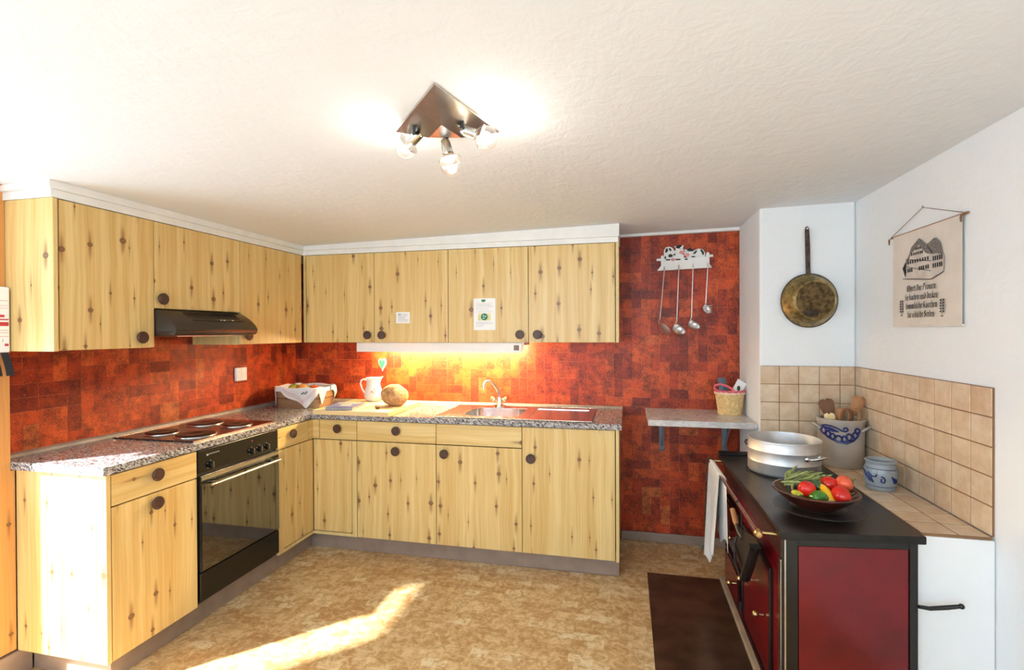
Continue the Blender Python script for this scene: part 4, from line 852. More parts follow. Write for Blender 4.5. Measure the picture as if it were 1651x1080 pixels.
for x_ in (0.955, 0.970): MB().lathe([(0, 0.004), (0.004, 0.003), (0.005, 0)], (x_, 3.038, 1.742), 10, (0,-1,0)).build('rivet', PAN_IRON, PN, True)

pax = Vector((0.10, -1, -0.02)).normalized()
MB().lathe([(0.0, 0.0770), (0.0955, 0.0755), (0.0965, 0.0745), (0.0955, 0.0735)], pc, 56, pax).build('base', PAN_BASE, PN, True)
# --- printed wall hanging on the right wall
TX = 1.1905
TA = thing('wall_hanging', 'linen wall hanging printed with a farmhouse and blackletter verse', 'wall hanging', (TX, 2.40, 1.45))
def tap(u, v):  # u 0..1 left to right in view (towards -y), v 0..1 top to bottom
    return (TX - 0.002 - 0.0025*math.sin(7*u+1)*v - 0.002*math.sin(11*u)*v, 2.645 - 0.487*u, 1.864 - 0.409*v)
MB().sheet(tap, 24, 20, 0.0012).build('cloth', LINEN, TA, True)
MB().tube([(TX+0.002, 2.672, 1.864), (TX+0.002, 2.132, 1.862)], 0.0045, 8).build('rod', MIDWOOD, TA, True)
MB().tube([(TX+0.001, 2.648, 1.460), (TX+0.001, 2.155, 1.458)], 0.004, 8).build('lower_rod', LINEN, TA, True)
MB().tube([(TX-0.003, 2.660, 1.867), (TX-0.001, 2.411, 1.946), (TX-0.003, 2.150, 1.866)], 0.0013, 6).build('cord', DARKWOOD, TA, True)
for y_ in (2.662, 2.148): MB().tube([(TX-0.010, y_, 1.860), (TX-0.011, y_+0.001, 1.848), (TX-0.010, y_+0.002, 1.832)], [0.003, 0.0035, 0.0022], 6).build('tassel', DARKWOOD, TA, True)
MB().lathe([(0, 0.008), (0.005, 0.006), (0.005, 0.002), (0.002, 0.0)], (TX+0.003, 2.411, 1.948), 10, (-1,0,0)).build('nail', STEEL, TA, True)
def pr(pts, m_, nm, lay=0): # flat print polygon, pts (y, z) on the cloth
    x_ = TX - 0.0082 - 0.0004*lay; MB().add([(x_, p[0], p[1]) for p in pts], [tuple(range(len(pts)))]).build(nm, m_, TA, fixn=False)
pr([(2.425,1.822),(2.482,1.794),(2.500,1.765),(2.552,1.712),(2.536,1.705),(2.505,1.735),(2.490,1.760),(2.425,1.795),(2.395,1.768),(2.372,1.752),(2.330,1.742),(2.330,1.752),(2.370,1.785)], INK_MID, 'printed_roof')
pr([(2.315,1.806),(2.372,1.786),(2.330,1.746),(2.300,1.742),(2.262,1.730),(2.278,1.780)], INK_MID, 'printed_roof')
pr([(2.425,1.795),(2.490,1.760),(2.520,1.722),(2.526,1.665),(2.338,1.646),(2.336,1.742),(2.372,1.752),(2.395,1.768)], INK_LITE, 'printed_gable')
pr([(2.336,1.742),(2.300,1.742),(2.255,1.726),(2.258,1.668),(2.338,1.646)], INK_LITE, 'printed_side')
for z_, h_, ys in ((1.782,.010,(2.445,2.430,2.415)), (1.762,.011,(2.478,2.462,2.446,2.430,2.414,2.400)), (1.731,.014,(2.505,2.488,2.470,2.452,2.434,2.415,2.396,2.378,2.360)), (1.697,.016,(2.506,2.492,2.478,2.420,2.405,2.390,2.372,2.358))):
    for y_ in ys: pr([(y_+.0055,z_-h_*.5),(y_-.0055,z_-h_*.55),(y_-.0055,z_+h_*.5),(y_+.0055,z_+h_*.5)], INK, 'printed_window', 1)
for z_, ys in ((1.722, (2.322,2.308,2.294,2.280,2.268)), (1.694, (2.322,2.308,2.294,2.280,2.268))):
    for y_ in ys: pr([(y_+.005,z_-.009),(y_-.005,z_-.006),(y_-.005,z_+.010),(y_+.005,z_+.011)], INK, 'printed_window', 1)
for a in ((2.525,1.745,2.340,1.716,.0016), (2.522,1.714,2.340,1.676,.0012), (2.336,1.742,2.338,1.648,.0016), (2.550,1.664,2.340,1.642,.0014), (2.338,1.642,2.256,1.664,.0014)):
    pr([(a[0],a[1]),(a[2],a[3]),(a[2],a[3]+2*a[4]),(a[0],a[1]+2*a[4])], INK, 'printed_line', 1)
pr([(2.552,1.712),(2.526,1.735),(2.520,1.690),(2.528,1.668),(2.540,1.690)], INK, 'printed_shrub', 1)
# blackletter verse drawn with a broad pen
def mi(x): return [(x-.07,.90),(x,.97),(x,.08),(x+.09,.0)]
GL = {'i': ([mi(.15), [(.13,1.30),(.17,1.36)]], .38), 'n': ([mi(.15), mi(.5), [(.15,.82),(.42,1.0),(.5,.9)]], .72), 'm': ([mi(.15), mi(.47), mi(.79), [(.15,.82),(.4,1.0),(.47,.9)], [(.47,.82),(.7,1.0),(.79,.9)]], 1.04),
 'u': ([mi(.15), mi(.5), [(.15,.1),(.3,0),(.5,.14)]], .72), 'r': ([mi(.15), [(.15,.82),(.34,1.0),(.42,.86)]], .5), 'e': ([[(.45,.15),(.3,0),(.12,.15),(.12,.85),(.3,1),(.45,.8),(.15,.5)]], .55), 'c': ([[(.44,.15),(.3,0),(.12,.15),(.12,.85),(.3,1),(.42,.86)]], .5),
 'o': ([[(.3,0),(.12,.15),(.12,.85),(.3,1),(.5,.85),(.5,.15),(.3,0)]], .65), 'a': ([[(.15,.9),(.35,1),(.48,.85),(.48,.1),(.6,0)], [(.48,.55),(.2,.45),(.14,.2),(.28,0),(.48,.15)]], .68), 'h': ([[(.15,1.5),(.15,0)], [(.15,.82),(.38,1),(.5,.85),(.5,.1),(.36,-.3)]], .68),
 'b': ([[(.15,1.5),(.15,.1),(.32,0),(.5,.15),(.5,.85),(.35,1),(.15,.82)]], .66), 'k': ([[(.15,1.5),(.15,0)], [(.15,.6),(.42,1.0)], [(.2,.6),(.45,.1),(.55,0)]], .62), 'l': ([[(.15,1.5),(.15,.1),(.28,0)]], .4), 't': ([[(.18,1.25),(.18,.1),(.33,0)], [(.02,.95),(.36,.95)]], .45),
 'd': ([[(.05,1.4),(.3,1.15),(.5,.85),(.5,.15),(.3,0),(.12,.15),(.12,.8),(.3,.95)]], .65), 's': ([[(.15,-.2),(.15,1.25),(.3,1.45),(.42,1.35)]], .42), 'f': ([[(.15,-.2),(.15,1.25),(.3,1.45),(.42,1.35)], [(.0,.95),(.36,.95)]], .44),
 'v': ([mi(.15), mi(.5), [(.15,.1),(.3,0),(.5,.14)], [(.18,1.28),(.22,1.34)], [(.42,1.28),(.46,1.34)]], .72),
 'E': ([[(.55,1.3),(.28,1.45),(.1,1.1),(.1,.3),(.3,0),(.6,.15)], [(.1,.75),(.5,.8)], [(.35,1.3),(.35,.1)]], .78), 'F': ([[(.05,1.3),(.3,1.45),(.75,1.4)], [(.3,1.4),(.3,.2),(.1,-.1)], [(.15,.8),(.6,.85)], [(.55,1.4),(.55,1.1)]], .82),
 'K': ([[(.15,1.4),(.15,0)], [(.15,.75),(.5,1.4),(.65,1.3)], [(.3,.8),(.6,.1),(.75,0)]], .84), 'S': ([[(.65,1.25),(.4,1.45),(.15,1.2),(.2,.9),(.55,.65),(.6,.25),(.35,0),(.08,.15)], [(.38,1.4),(.38,.05)]], .82)}
def verse(text, yl, yr, zb, zh):
    wid = sum(GL[c][1] if c != ' ' else .34 for c in text); sx = (yl-yr)/wid; sz = zh/1.45; mb = MB(); cx = 0.0; x_ = TX - 0.0086; nb = (0.098, 0.070)
    for c in text:
        if c == ' ': cx += .34; continue
        for st in GL[c][0]:
            for (a, b), (c2, d2) in zip(st[:-1], st[1:]):
                q = [(a-nb[0],b-nb[1]),(a+nb[0],b+nb[1]),(c2+nb[0],d2+nb[1]),(c2-nb[0],d2-nb[1])]
                mb.add([(x_, yl-(cx+p)*sx, zb+r*sz) for p, r in q], [(0,1,2,3)])
        cx += GL[c][1]
    mb.build('verse_line', INK, TA, fixn=False)
verse('Ehret die Frouen', 2.516, 2.306, 1.606, 0.026); verse('sie bachen und decken', 2.531, 2.294, 1.569, 0.026)
verse('himmlische Kuechen', 2.526, 2.296, 1.532, 0.026); verse('fvr irdische Seelen', 2.513, 2.316, 1.495, 0.026)
for yc_, zc_ in ((2.560, 1.537), (2.266, 1.527)):
    for k in range(5):
        for s_ in (-1, 1):
            z_ = zc_ - 0.018 + 0.011*k; y_ = yc_ + s_*0.008; pr([(y_+s_*0.008,z_+0.004),(y_,z_+0.009),(y_-s_*0.004,z_+0.002),(y_,z_-0.002)], INK, 'printed_flower', 1)
    pr([(yc_+.0015,zc_-.028),(yc_-.0015,zc_-.028),(yc_-.0015,zc_+.036),(yc_+.0015,zc_+.036)], INK, 'printed_flower', 1)
    pr([(yc_+.008,zc_-.034),(yc_-.008,zc_-.034),(yc_-.008,zc_-.030),(yc_+.008,zc_-.030)], INK, 'printed_flower', 1)

# ================================================================== WOOD STOVE AND WHAT STANDS ON IT
ST = thing('wood_stove', 'red and black wood-fired kitchen stove against the tiled ledge', 'stove', (0.74, 2.45, 0.0))
ZS0, ZS1 = 0.728, 0.755
NL, NR = Vector((0.532, 1.908)), Vector((0.950, 1.962)); FL_, FR_ = Vector((0.532, 2.985)), Vector((0.950, 2.985))
nd = (NR-NL).normalized(); nn = Vector((nd.y, -nd.x))
MB().prism([NL, NR, FR_, FL_], 'z', 0.055, ZS0).build('body', BLACK_GLOSS, ST)
MB().prism([NL+nd*0.03-nn*0.03, NR-nd*0.03-nn*0.03, FR_+Vector((-.03,-.03)), FL_+Vector((.03,-.03))], 'z', 0.001, 0.055).build('base', BLACK_MATT, ST)
MB().prism([(0.506, 1.874), (0.966, 1.932), (0.966, 3.046), (0.498, 3.046)], 'z', ZS0, ZS1).build('top_plate', STOVE_TOP, ST, bevel=0.004)
MB().prism([(0.500, 2.975), (0.720, 2.975), (0.720, 3.046), (0.500, 3.046)], 'z', ZS1, ZS1+0.010).build('rear_lid', STOVE_TOP, ST, bevel=0.002)
for cx_, cy_, r_ in ((0.722, 2.180, 0.158), (0.738, 2.680, 0.170)):
    MB().lathe([(0, 0.0), (r_, 0.0), (r_-0.0015, 0.0022), (r_*0.62, 0.0024), (r_*0.61, 0.0012), (r_*0.60, 0.0024), (0, 0.0024)], (cx_, cy_, ZS1), 56).build('hot_ring', CAST_IRON, ST, True)
def near(u0, u1, z0, z1, t0, t1, nm, m_, bv=0.0):
    a, b = NL+nd*u0, NL+nd*u1
    return MB().prism([a+nn*t0, b+nn*t0, b+nn*t1, a+nn*t1], 'z', z0, z1).build(nm, m_, ST, bevel=bv)
LEN = (NR-NL).length
near(0.040, LEN-0.028, 0.075, 0.700, 0.0006, 0.006, 'side_panel', STOVE_RED, 0.002)
near(-0.016, 0.036, 0.056, ZS0-0.001, 0.0006, 0.010, 'corner_post', BLACK_GLOSS, 0.003)
near(-0.010, -0.005, 0.056, ZS0-0.001, 0.0102, 0.0135, 'steel_edging', STEEL)
near(LEN-0.026, LEN, 0.056, ZS0-0.001, 0.0006, 0.009, 'corner_post', BLACK_GLOSS, 0.002)
near(0.036, LEN-0.026, 0.702, ZS0-0.001, 0.0006, 0.008, 'frame_strip', BLACK_GLOSS, 0.001)
XF = 0.532
def frt(y0, y1, z0, z1, t0, t1, nm, m_, par=None, bv=0.002): return MB().box(XF-t1, XF-t0, y0, y1, z0, z1).build(nm, m_, par or ST, bevel=bv)
frt(1.93, 2.98, 0.060, 0.640, 0.0005, 0.006, 'front_panel', STOVE_RED)
frt(1.93, 2.98, 0.645, 0.722, 0.0005, 0.010, 'upper_band', simple('dark_red_band', rgb(66,36,34), 0.3, var=0.1))
frt(1.925, 1.955, 0.060, 0.640, 0.0062, 0.012, 'steel_edging', STEEL)
d1 = frt(2.06, 2.50, 0.115, 0.540, 0.0062, 0.013, 'oven_door', STOVE_RED)
for a in ((2.05,2.51,0.540,0.556),(2.05,2.51,0.099,0.115),(2.044,2.060,0.099,0.556),(2.50,2.516,0.099,0.556)): frt(a[0], a[1], a[2], a[3], 0.0064, 0.018, 'door_frame', BLACK_GLOSS, d1)
d2 = frt(2.58, 2.92, 0.330, 0.560, 0.0062, 0.018, 'fire_door', BLACK_GLOSS); d3 = frt(2.58, 2.92, 0.110, 0.290, 0.0062, 0.018, 'ash_door', BLACK_GLOSS)
frt(2.60, 2.90, 0.350, 0.540, 0.0182, 0.022, 'door_panel', STOVE_RED, d2); frt(2.60, 2.90, 0.130, 0.270, 0.0182, 0.022, 'door_panel', STOVE_RED, d3)
for par, y_, z_ in ((d1, 2.13, 0.335), (d1, 2.42, 0.335), (d2, 2.64, 0.430), (d3, 2.66, 0.200)):
    MB().tube([(XF-0.018, y_, z_), (XF-0.036, y_, z_)], 0.005, 8).build('knob_stem', BRASS, par, True)
    MB().ball((XF-0.046, y_, z_), 0.013, n=16, m=10).build('brass_knob', BRASS, par, True)
for z_ in (0.16, 0.49): MB().tube([(XF-0.020, 2.522, z_-0.02), (XF-0.020, 2.522, z_+0.02)], 0.007, 8).build('hinge', CAST_IRON, d1, True)
MB().tube([(XF-0.022, 2.535, 0.30), (XF-0.040, 2.545, 0.36), (XF-0.044, 2.55, 0.43), (XF-0.030, 2.56, 0.47)], 0.006, 8).build('door_latch', CAST_IRON, d2, True)
# rail around the front of the stove
RXP, RZ = 0.457, 0.712
rl = MB().tube([(RXP, 1.975, RZ), (RXP, 3.035, RZ)], 0.0075, 12).build('towel_rail', STEEL, ST, True)
for y_ in (1.972, 3.010):
    MB().lathe([(0, -0.022), (0.010, -0.020), (0.015, -0.006), (0.015, 0.012), (0.010, 0.024), (0, 0.026)], (RXP, y_, RZ), 14, (0,-1,0)).build('rail_cap', BRASS, rl, True)
    MB().tube([(RXP, y_+0.006, RZ), (RXP+0.035, y_-0.004, RZ+0.002), (0.527, y_-0.006, RZ+0.004)], [0.006, 0.0055, 0.009], 10).build('rail_bracket', BRASS, rl, True)
MB().tube([(0.9520, 2.008-0.056, 0.512), (0.985, 1.955, 0.508), (1.030, 1.945, 0.522), (1.062, 1.938, 0.533)], [0.006, 0.007, 0.0075, 0.0065], 10).build('damper_lever', BLACK_MATT, ST, True)
MB().ball((1.066, 1.937, 0.534), 0.009, n=12, m=8).build('lever_knob', BLACK_MATT, ST, True)
# --- towel over the rail
TW = thing('tea_towel', 'white tea towel draped over the stove rail', 'towel', (RXP, 2.82, 0.15))
def tw_front(u, v):
    y_ = 2.70 + 0.315*u; bot = 0.30 - 0.175*u + 0.06*abs(math.sin(2.6*PI*u)); top = RZ + 0.0095
    x_ = RXP - 0.0105 - 0.020*v - 0.010*math.sin(6.5*u+0.6)*v - 0.006*math.sin(15*u)*v
    return (x_, y_ + 0.035*v*(0.5-u), top + (bot-top)*v)
def tw_back(u, v):
    y_ = 2.625 + 0.325*u; bot = 0.36 - 0.03*u + 0.04*abs(math.sin(2*PI*u)); top = RZ + 0.0095
    return (RXP + 0.0105 + 0.008*v + 0.006*math.sin(8*u)*v, y_, top + (bot-top)*v)
MB().sheet(tw_front, 28, 20, -0.002).build('front_fold', CLOTH, TW, True)
MB().sheet(tw_back, 24, 14, 0.002).build('back_fold', CLOTH, TW, True)
def tw_top(u, v):
    a = PI*v; y_ = (2.70 + 0.315*u)*(1-v) + (2.625 + 0.325*u)*v
    return (RXP - 0.0105*math.cos(a), y_, RZ + 0.0095 + 0.0035*math.sin(a))
MB().sheet(tw_top, 20, 8, 0.002).build('top_fold', CLOTH, TW, True)
# --- hearth shovel hung on the rail
SV = thing('hearth_shovel', 'black iron hearth shovel with wooden grip hung below the stove rail', 'shovel', (0.475, 2.24, 0.43))
MB().tube([(0.462, 2.445, 0.635), (0.466, 2.400, 0.600), (0.468, 2.380, 0.585)], [0.011, 0.013, 0.010], 12).build('grip', MIDWOOD, SV, True)
MB().tube([(0.468, 2.385, 0.588), (0.470, 2.350, 0.570), (0.474, 2.310, 0.555)], [0.011, 0.010, 0.008], 10).build('ferrule', CAST_IRON, SV, True)
bl = [(2.430, 0.480), (2.345, 0.590), (2.060, 0.655), (2.010, 0.640), (2.180, 0.440), (2.205, 0.425)]
MB().prism(bl, 'x', 0.474, 0.478).build('blade', CAST_IRON, SV)
MB().tube([(0.470, 2.430, 0.480), (0.466, 2.205, 0.427), (0.466, 2.180, 0.440), (0.462, 2.010, 0.640)], 0.007, 8).build('blade_rim', BLACK_MATT, SV, True)
MB().prism([(2.200, 0.430), (2.180, 0.436), (2.010, 0.640), (2.030, 0.648)], 'x', 0.440, 0.4735).build('raised_edge', CAST_IRON, SV)
MB().tube([(0.474, 2.310, 0.556), (0.470, 2.300, 0.66), (0.4625, 2.298, RZ+0.006), (0.455, 2.298, RZ+0.012), (0.447, 2.298, RZ+0.004)], 0.003, 8).build('hook', CAST_IRON, SV, True)
# --- poker behind the towel
PK = thing('poker', 'thin brownish iron poker hanging from the far end of the rail', 'poker', (0.43, 3.035, 0.27))
MB().tube([(0.452, 3.043, RZ+0.012), (0.441, 3.043, RZ), (0.438, 3.045, 0.66), (0.432, 3.045, 0.45), (0.428, 3.045, 0.30)], [0.003, 0.0035, 0.004, 0.0045, 0.003], 8).build('rod', PAN_IRON, PK, True)
MB().tube([(0.452, 3.043, RZ+0.012), (0.462, 3.043, RZ+0.010), (0.468, 3.043, RZ)], 0.003, 8).build('hook', PAN_IRON, PK, True)

# --- stock pot
pc = Vector((0.738, 2.680, ZS1+0.0030)); PR = 0.158
PT = thing('stock_pot', 'wide aluminium stock pot standing open on the stove', 'pot', tuple(pc))
alu = simple('aluminium', (0.74,0.74,0.74,1), 0.52, 1.0, var=0.05, scale=20)
MB().lathe([(0, 0), (PR-0.014, 0), (PR-0.005, 0.004), (PR, 0.014), (PR, 0.058), (PR+0.0012, 0.060), (PR, 0.062), (PR, 0.112), (PR+0.0012, 0.114), (PR, 0.116), (PR, 0.156), (PR+0.004, 0.158), (PR+0.004, 0.164), (PR-0.002, 0.165), (PR-0.003, 0.155), (PR-0.003, 0.010), (PR-0.012, 0.004), (0, 0.004)], pc, 72).build('body', alu, PT, True)
for s_ in (1, -1):
    d = Vector((0.57, -0.81, 0))*s_; t = Vector((0.81, 0.57, 0))
    for k in (-1, 1): MB().lathe([(0, -0.002), (0.013, -0.002), (0.013, 0.002), (0.008, 0.008), (0, 0.009)], pc + d*(PR+0.001) + t*0.042*k + Vector((0,0,0.098)), 16, d).build('handle_boss', STEEL, PT, True)
    pts = []
    for i in range(13):
        a = PI*i/12; pts.append(pc + d*(PR + 0.006 + 0.050*math.sin(a)**0.6) + t*(0.042*math.cos(a)) + Vector((0, 0, 0.098 + 0.014*math.sin(a))))
    MB().tube(pts, 0.0062, 12).build('handle', STEEL if s_ > 0 else BLACK_MATT, PT, True)
# --- stoneware crock
cc = Vector((1.081, 2.938, 0.7462)); CR = 0.105
CK = thing('stoneware_crock', 'tall grey stoneware crock with blue garland in the tiled corner', 'crock', tuple(cc))
MB().lathe([(0, 0), (CR-0.006, 0), (CR-0.002, 0.006), (CR-0.001, 0.12), (CR+0.001, 0.215), (CR+0.004, 0.222), (CR+0.004, 0.238), (CR-0.002, 0.242), (CR-0.010, 0.238), (CR-0.011, 0.02), (0, 0.012)], cc, 56).build('body', STONEWARE, CK, True)
A0 = math.atan2(-0.939, -0.345)
def ckp(x, y, off=0.0015):
    s_ = max(-0.98, min(0.98, (x-365)/275)); a = A0 + math.asin(s_); z_ = 0.241 - (y-350)*0.000364; r_ = CR + off
    return cc + Vector((r_*math.cos(a), r_*math.sin(a), z_))
def stroke(par, fn, pts, th, m_=None): MB().tube([fn(*p) for p in pts], th, 6).build('blue_stroke', m_ or COBALT, par, True)
for (x, y, rx, ry) in ((175,510,26,42),(225,550,26,40),(275,580,28,40),(340,605,38,45),(405,600,28,40),(455,570,30,45),(520,545,26,40),(545,485,24,32)):
    stroke(CK, ckp, [(x+rx*math.cos(a), y+ry*math.sin(a)) for a in [2*PI*i/14 for i in range(15)]], 0.0050)
stroke(CK, ckp, [(120,480),(150,540),(230,600),(340,645),(430,660),(500,620),(550,560),(570,480)], 0.0052)
stroke(CK, ckp, [(150,450),(200,430),(260,435),(320,455),(380,490),(420,495),(445,470),(430,445),(400,450),(395,475)], 0.0045)
for k in range(4): stroke(CK, ckp, [(165+22*k,455),(215+26*k,480),(280+22*k,510)], 0.0036)
for s_ in (-1, 1):
    a = A0 + s_*1.25; d = Vector((math.cos(a), math.sin(a), 0)); t = Vector((-d.y, d.x, 0))
    MB().tube([cc + d*(CR-0.002) + t*(0.030*math.cos(b)) + Vector((0,0,0.188)) + d*(0.026*math.sin(b)) + Vector((0,0,0.022*math.sin(b))) for b in [PI*i/10 for i in range(11)]], 0.0062, 10).build('lug', STONEWARE, CK, True)
def spoon(label, p_bot, p_neck, p_top, wd, mat_, nm='wooden_spoon', ringed=False):
    p0, p1, p2 = map(Vector, (p_bot, p_neck, p_top)); t_ = thing(nm, label, 'utensil', tuple(p0), 'wooden utensils in the crock')
    MB().tube([p0, p0.lerp(p1, 0.5), p1], [0.0065, 0.006, 0.0065], 10).build('handle', mat_, t_, True)
    ax = (p2-p1); L_ = ax.length; ax.normalize(); sd = Vector((0.94, -0.34, 0)); sd = (sd - ax*sd.dot(ax)).normalized(); nr = ax.cross(sd)
    if ringed:
        c0 = p1 + ax*L_*0.5
        MB().tube([c0 + ax*(L_*0.5*math.cos(b)) + sd*(wd*math.sin(b)) for b in [2*PI*i/24 for i in range(24)]], 0.0065, 8, closed=True).build('ring_head', mat_, t_, True)
    else:
        def hd(u, v):
            w_ = wd*(0.35 + 0.65*math.sin(min(1, v*1.25)*PI/2))*(1.0 if v < 0.85 else math.sqrt(max(0.05, 1-((v-0.85)/0.155)**2)))
            return p1 + ax*(L_*v) + sd*(w_*(2*u-1)) + nr*(0.006*(2*u-1)**2)
        MB().sheet(hd, 10, 16, 0.006).build('head', mat_, t_, True)
    return t_
zb = 0.7595
spoon('broad dark wooden spatula leaning left in the crock', (1.085, 2.930, zb), (1.040, 2.955, 0.985), (1.018, 2.970, 1.075), 0.034, DARKWOOD, 'wooden_spatula')
spoon('tall pale wooden spatula leaning right against the tiles in the crock', (1.070, 2.905, zb), (1.130, 2.920, 1.010), (1.166, 2.925, 1.098), 0.027, MIDWOOD, 'wooden_spatula')
spoon('dark wooden ring-headed stirrer at the front of the crock', (1.095, 2.955, zb), (1.090, 2.890, 0.972), (1.090, 2.882, 1.040), 0.022, DARKWOOD, 'wooden_stirrer', True)
spoon('brown wooden ring-headed stirrer at the right of the crock', (1.100, 2.930, zb), (1.122, 2.895, 0.972), (1.128, 2.888, 1.036), 0.022, MIDWOOD, 'wooden_stirrer', True)
spoon('brown wooden spoon standing in the middle of the crock', (1.060, 2.950, zb), (1.066, 2.905, 0.970), (1.068, 2.898, 1.038), 0.017, MIDWOOD)
spoon('whitish wooden spoon barely rising at the crock left rim', (1.050, 2.935, zb), (1.022, 2.895, 0.960), (1.008, 2.885, 1.012), 0.022, BEECH)
# --- small jar
jc2 = Vector((1.083, 2.520, 0.7462))
JR = thing('stoneware_jar', 'small blue-grey stoneware jar with dark blue scrolls on the tiled ledge', 'jar', tuple(jc2))
jp = [(0, 0), (0.052, 0), (0.055, 0.004), (0.060, 0.03), (0.0635, 0.065), (0.062, 0.090), (0.055, 0.106), (0.053, 0.112), (0.059, 0.120), (0.060, 0.125), (0.055, 0.128), (0.050, 0.122), (0.048, 0.110), (0.055, 0.085), (0.054, 0.02), (0, 0.008)]
MB().lathe(jp, jc2, 48).build('body', STONE_BLUE, JR, True)
A1 = math.atan2(-0.918, -0.395)
def jrad(z_):
    for (r0, z0), (r1, z1_) in zip(jp[1:8], jp[2:9]):
        if z0 <= z_ <= z1_: return r0 + (r1-r0)*(z_-z0)/(z1_-z0)
    return 0.055
def jpt(s_, z_): a = A1 + math.asin(max(-.99, min(.99, s_))); r_ = jrad(z_)+0.0008; return jc2 + Vector((r_*math.cos(a), r_*math.sin(a), z_))
stroke(JR, jpt, [(-.95+.19*i, 0.020) for i in range(11)], 0.0012); stroke(JR, jpt, [(-.95+.19*i, 0.095) for i in range(11)], 0.0012)
for k in range(5): stroke(JR, jpt, [(-.95+.10*k, 0.085-.006*k), (-.80+.10*k, 0.060-.006*k), (-.62+.06*k, 0.040)], 0.0030)
stroke(JR, jpt, [(-.70,.078),(-.45,.062),(-.25,.064),(-.22,.074)], 0.0032); stroke(JR, jpt, [(.02,.066),(.18,.064),(.26,.052),(.20,.040),(.05,.042),(.03,.054),(.12,.056)], 0.0034)
for k in range(3): stroke(JR, jpt, [(.62+.10*k,.068-.006*k),(.72+.08*k,.052),(.78+.05*k,.038)], 0.0030)
MB().tube([jpt(.50,.088), jc2+Vector((0.070*math.cos(A1+.75), 0.070*math.sin(A1+.75), .090)), jpt(.85,.088)], 0.003, 8).build('lug', STONE_BLUE, JR, True)

# --- bowl of vegetables
bc = Vector((0.708, 2.165, ZS1+0.0030))
BW = thing('clay_bowl', 'wide brown glazed clay bowl full of vegetables on the stove', 'bowl', tuple(bc))
MB().lathe([(0, 0), (0.066, 0), (0.070, 0.003), (0.098, 0.022), (0.126, 0.044), (0.143, 0.060), (0.149, 0.064), (0.149, 0.069), (0.143, 0.070), (0.124, 0.052), (0.095, 0.029), (0.060, 0.010), (0, 0.008)], bc, 64).build('body', BOWL_BROWN, BW, True)
def calyx(par, top, ax, r_, n=5):
    ax = Vector(ax).normalized(); h = Vector((1,0,0)) if abs(ax.x) < .8 else Vector((0,1,0)); u = (h-ax*h.dot(ax)).normalized(); v = ax.cross(u); top = Vector(top)
    for k in range(n):
        a = 2*PI*k/n; d = u*math.cos(a)+v*math.sin(a)
        MB().tube([top+ax*0.001, top+d*r_*0.55+ax*0.003, top+d*r_-ax*0.002], [0.0024, 0.0022, 0.0008], 5).build('sepal', STEM_G, par, True)
    MB().tube([top, top+ax*0.012, top+ax*0.020+u*0.006], [0.0022, 0.0018, 0.0022], 6).build('stalk', STEM_G, par, True)
def tomato(label, c, r_, ax, mat_=TOMATO):
    t_ = thing('tomato', label, 'tomato', (c[0], c[1], c[2]-r_), 'tomatoes in the clay bowl'); ax = Vector(ax).normalized()
    q = Vector((0,0,1)).rotation_difference(ax).to_matrix()
    MB().ball(c, r_, r_, r_*0.88, 24, 16, q, fn=lambda d: 1 - 0.14*max(0, d.z)**8).build('flesh', mat_, t_, True)
    calyx(t_, Vector(c)+ax*r_*0.78, ax, r_*0.55); return t_
tomato('shiny red tomato alone on the left side of the bowl', (0.660, 2.105, 0.842), 0.031, (0.3, 0.9, 0.3))
tomato('largest red tomato at the front right of the bowl', (0.767, 2.082, 0.830), 0.037, (0.95, 0.1, 0.25))
tomato('pale orange-red tomato on top at the right of the bowl', (0.800, 2.140, 0.862), 0.031, (0.9, 0.1, 0.35), TOMATO2)
tomato('red tomato half hidden behind the largest one in the bowl', (0.752, 2.155, 0.848), 0.034, (0.1, 0.9, 0.4))
def pod(nm, label, cat, pts, rad, mat_, n=14, grp=None):
    t_ = thing(nm, label, cat, tuple(pts[0]), grp); MB().tube(pts, rad, n).build('flesh', mat_, t_, True); return t_
t_ = pod('yellow_pepper', 'long bright yellow pepper upright at the front middle of the bowl', 'pepper', [(0.716,2.125,0.858),(0.718,2.118,0.852),(0.722,2.104,0.838),(0.728,2.090,0.822),(0.734,2.078,0.806),(0.738,2.070,0.795),(0.739,2.068,0.790)], [0.003,0.010,0.017,0.020,0.019,0.012,0.003], PEPPER_Y)
MB().tube([(0.716,2.125,0.857),(0.713,2.132,0.866),(0.716,2.138,0.872)], [0.004,0.003,0.003], 6).build('stalk', STEM_G, t_, True)
t_ = thing('green_pepper', 'glossy green pepper below the yellow one in the bowl', 'pepper', (0.690, 2.078, 0.79))
MB().ball((0.690, 2.078, 0.819), 0.033, 0.028, 0.027, 28, 14, Matrix.Rotation(0.3, 3, 'Z'), fn=lambda d: 1 - 0.07*math.cos(4*math.atan2(d.y, d.x))).build('flesh', PEPPER_G, t_, True)
MB().tube([(0.700,2.050,0.830),(0.704,2.042,0.834),(0.708,2.036,0.832)], [0.005,0.004,0.004], 6).build('stalk', STEM_G, t_, True)
t_ = thing('small_pepper', 'small yellow and green pepper at the left edge of the bowl', 'pepper', (0.628, 2.105, 0.79))
MB().ball((0.628, 2.105, 0.817), 0.024, 0.020, 0.020, 20, 12, Matrix.Rotation(-0.4, 3, 'Z'), fn=lambda d: 1 - 0.10*math.cos(4*math.atan2(d.z, d.x))).build('flesh', PEPPER_YG, t_, True)
MB().lathe([(0.011, 0), (0.009, 0.004), (0.004, 0.006), (0.003, 0.014), (0, 0.014)], (0.634, 2.085, 0.816), 10, (0.25,-0.95,-0.1)).build('calyx', STEM_G, t_, True)
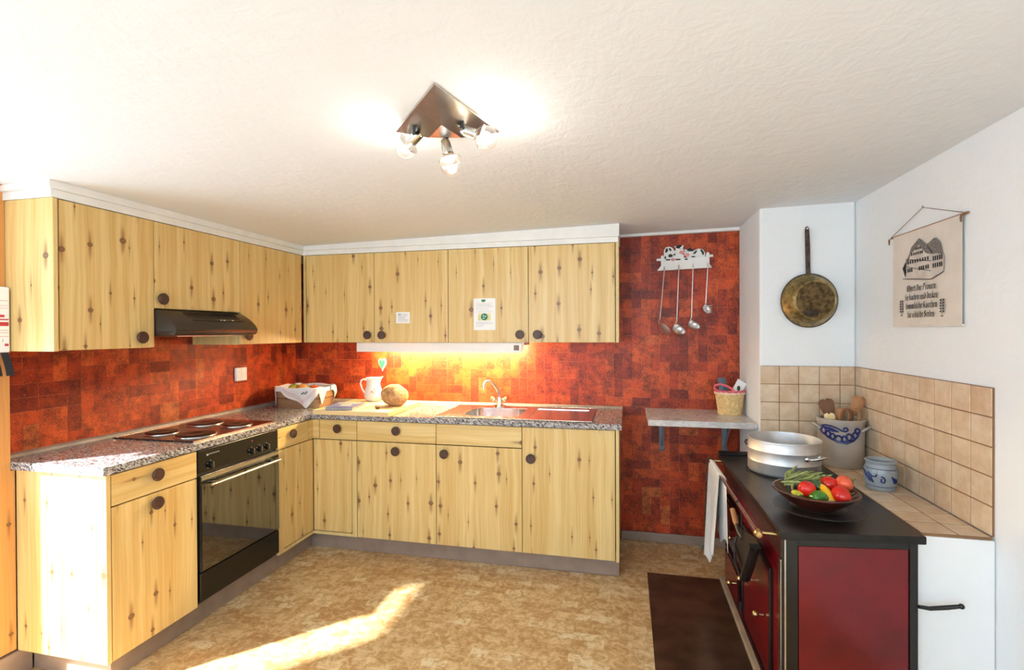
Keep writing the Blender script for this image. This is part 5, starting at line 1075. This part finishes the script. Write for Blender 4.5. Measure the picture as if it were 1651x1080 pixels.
pod('zucchini', 'dark green zucchini lying behind the left tomato in the bowl', 'zucchini', [(0.655,2.165,0.842),(0.662,2.166,0.843),(0.690,2.160,0.846),(0.715,2.145,0.843),(0.730,2.130,0.836),(0.735,2.125,0.834)], [0.004,0.014,0.020,0.021,0.015,0.004], ZUCCHINI)
BEAN = simple('bean_skin', rgb(150,158,92), 0.5, var=0.2, scale=80)
rb = random.Random(11)
for k in range(26):
    a = rb.uniform(-0.5, 1.1) if k < 20 else rb.uniform(-1.5, -0.5); L_ = rb.uniform(0.062, 0.10)
    c = Vector((0.640 + 0.085*rb.random() - 0.01, 2.185 + 0.07*rb.random(), 0.832 + 0.034*rb.random()))
    if k >= 20: c = Vector((0.715 + 0.03*rb.random(), 2.19 + 0.03*rb.random(), 0.846 + 0.012*rb.random()))
    d = Vector((math.cos(a)*0.9, math.sin(a), rb.uniform(0.15, 0.75))).normalized(); side = d.cross(Vector((0,0,1))).normalized(); bend = rb.uniform(-0.020, 0.020)
    pts = [c + d*L_*(s_-0.5) + side*bend*(1-(2*s_-1)**2) for s_ in (0, .08, .3, .5, .7, .92, 1)]
    t_ = thing('green_bean', 'slim pale green bean pod heaped at the back left of the bowl', 'bean', tuple(pts[0]), 'green beans heaped in the clay bowl')
    MB().tube(pts, [0.0014, 0.0040, 0.0052, 0.0055, 0.0050, 0.0036, 0.001], 8).build('pod', BEAN, t_, True)
    MB().tube([pts[-1]-d*0.002, pts[-1]+d*0.006], [0.0018, 0.001], 5).build('tip', STEM_G, t_, True)

# ================================================================== ON THE FLOOR
tag(MB().box(0.112, 0.516, 1.45, 3.110, 0.0003, 0.004).build('hearth_plate', GARDEN, bevel=0.001), 'dark brown sheet metal hearth plate on the floor before the stove', 'floor plate')
struct(MB().box(0.518, 0.548, 1.45, 3.110, 0.0003, 0.022).build('trim_4', LEDGE_WOOD, bevel=0.003))
tag(MB().box(0.480, 0.550, 3.505, 3.560, 0.0003, 0.012).build('floor_vent', GREY_METAL, bevel=0.003), 'small grey metal plate on the floor beneath the marble shelf', 'floor plate')
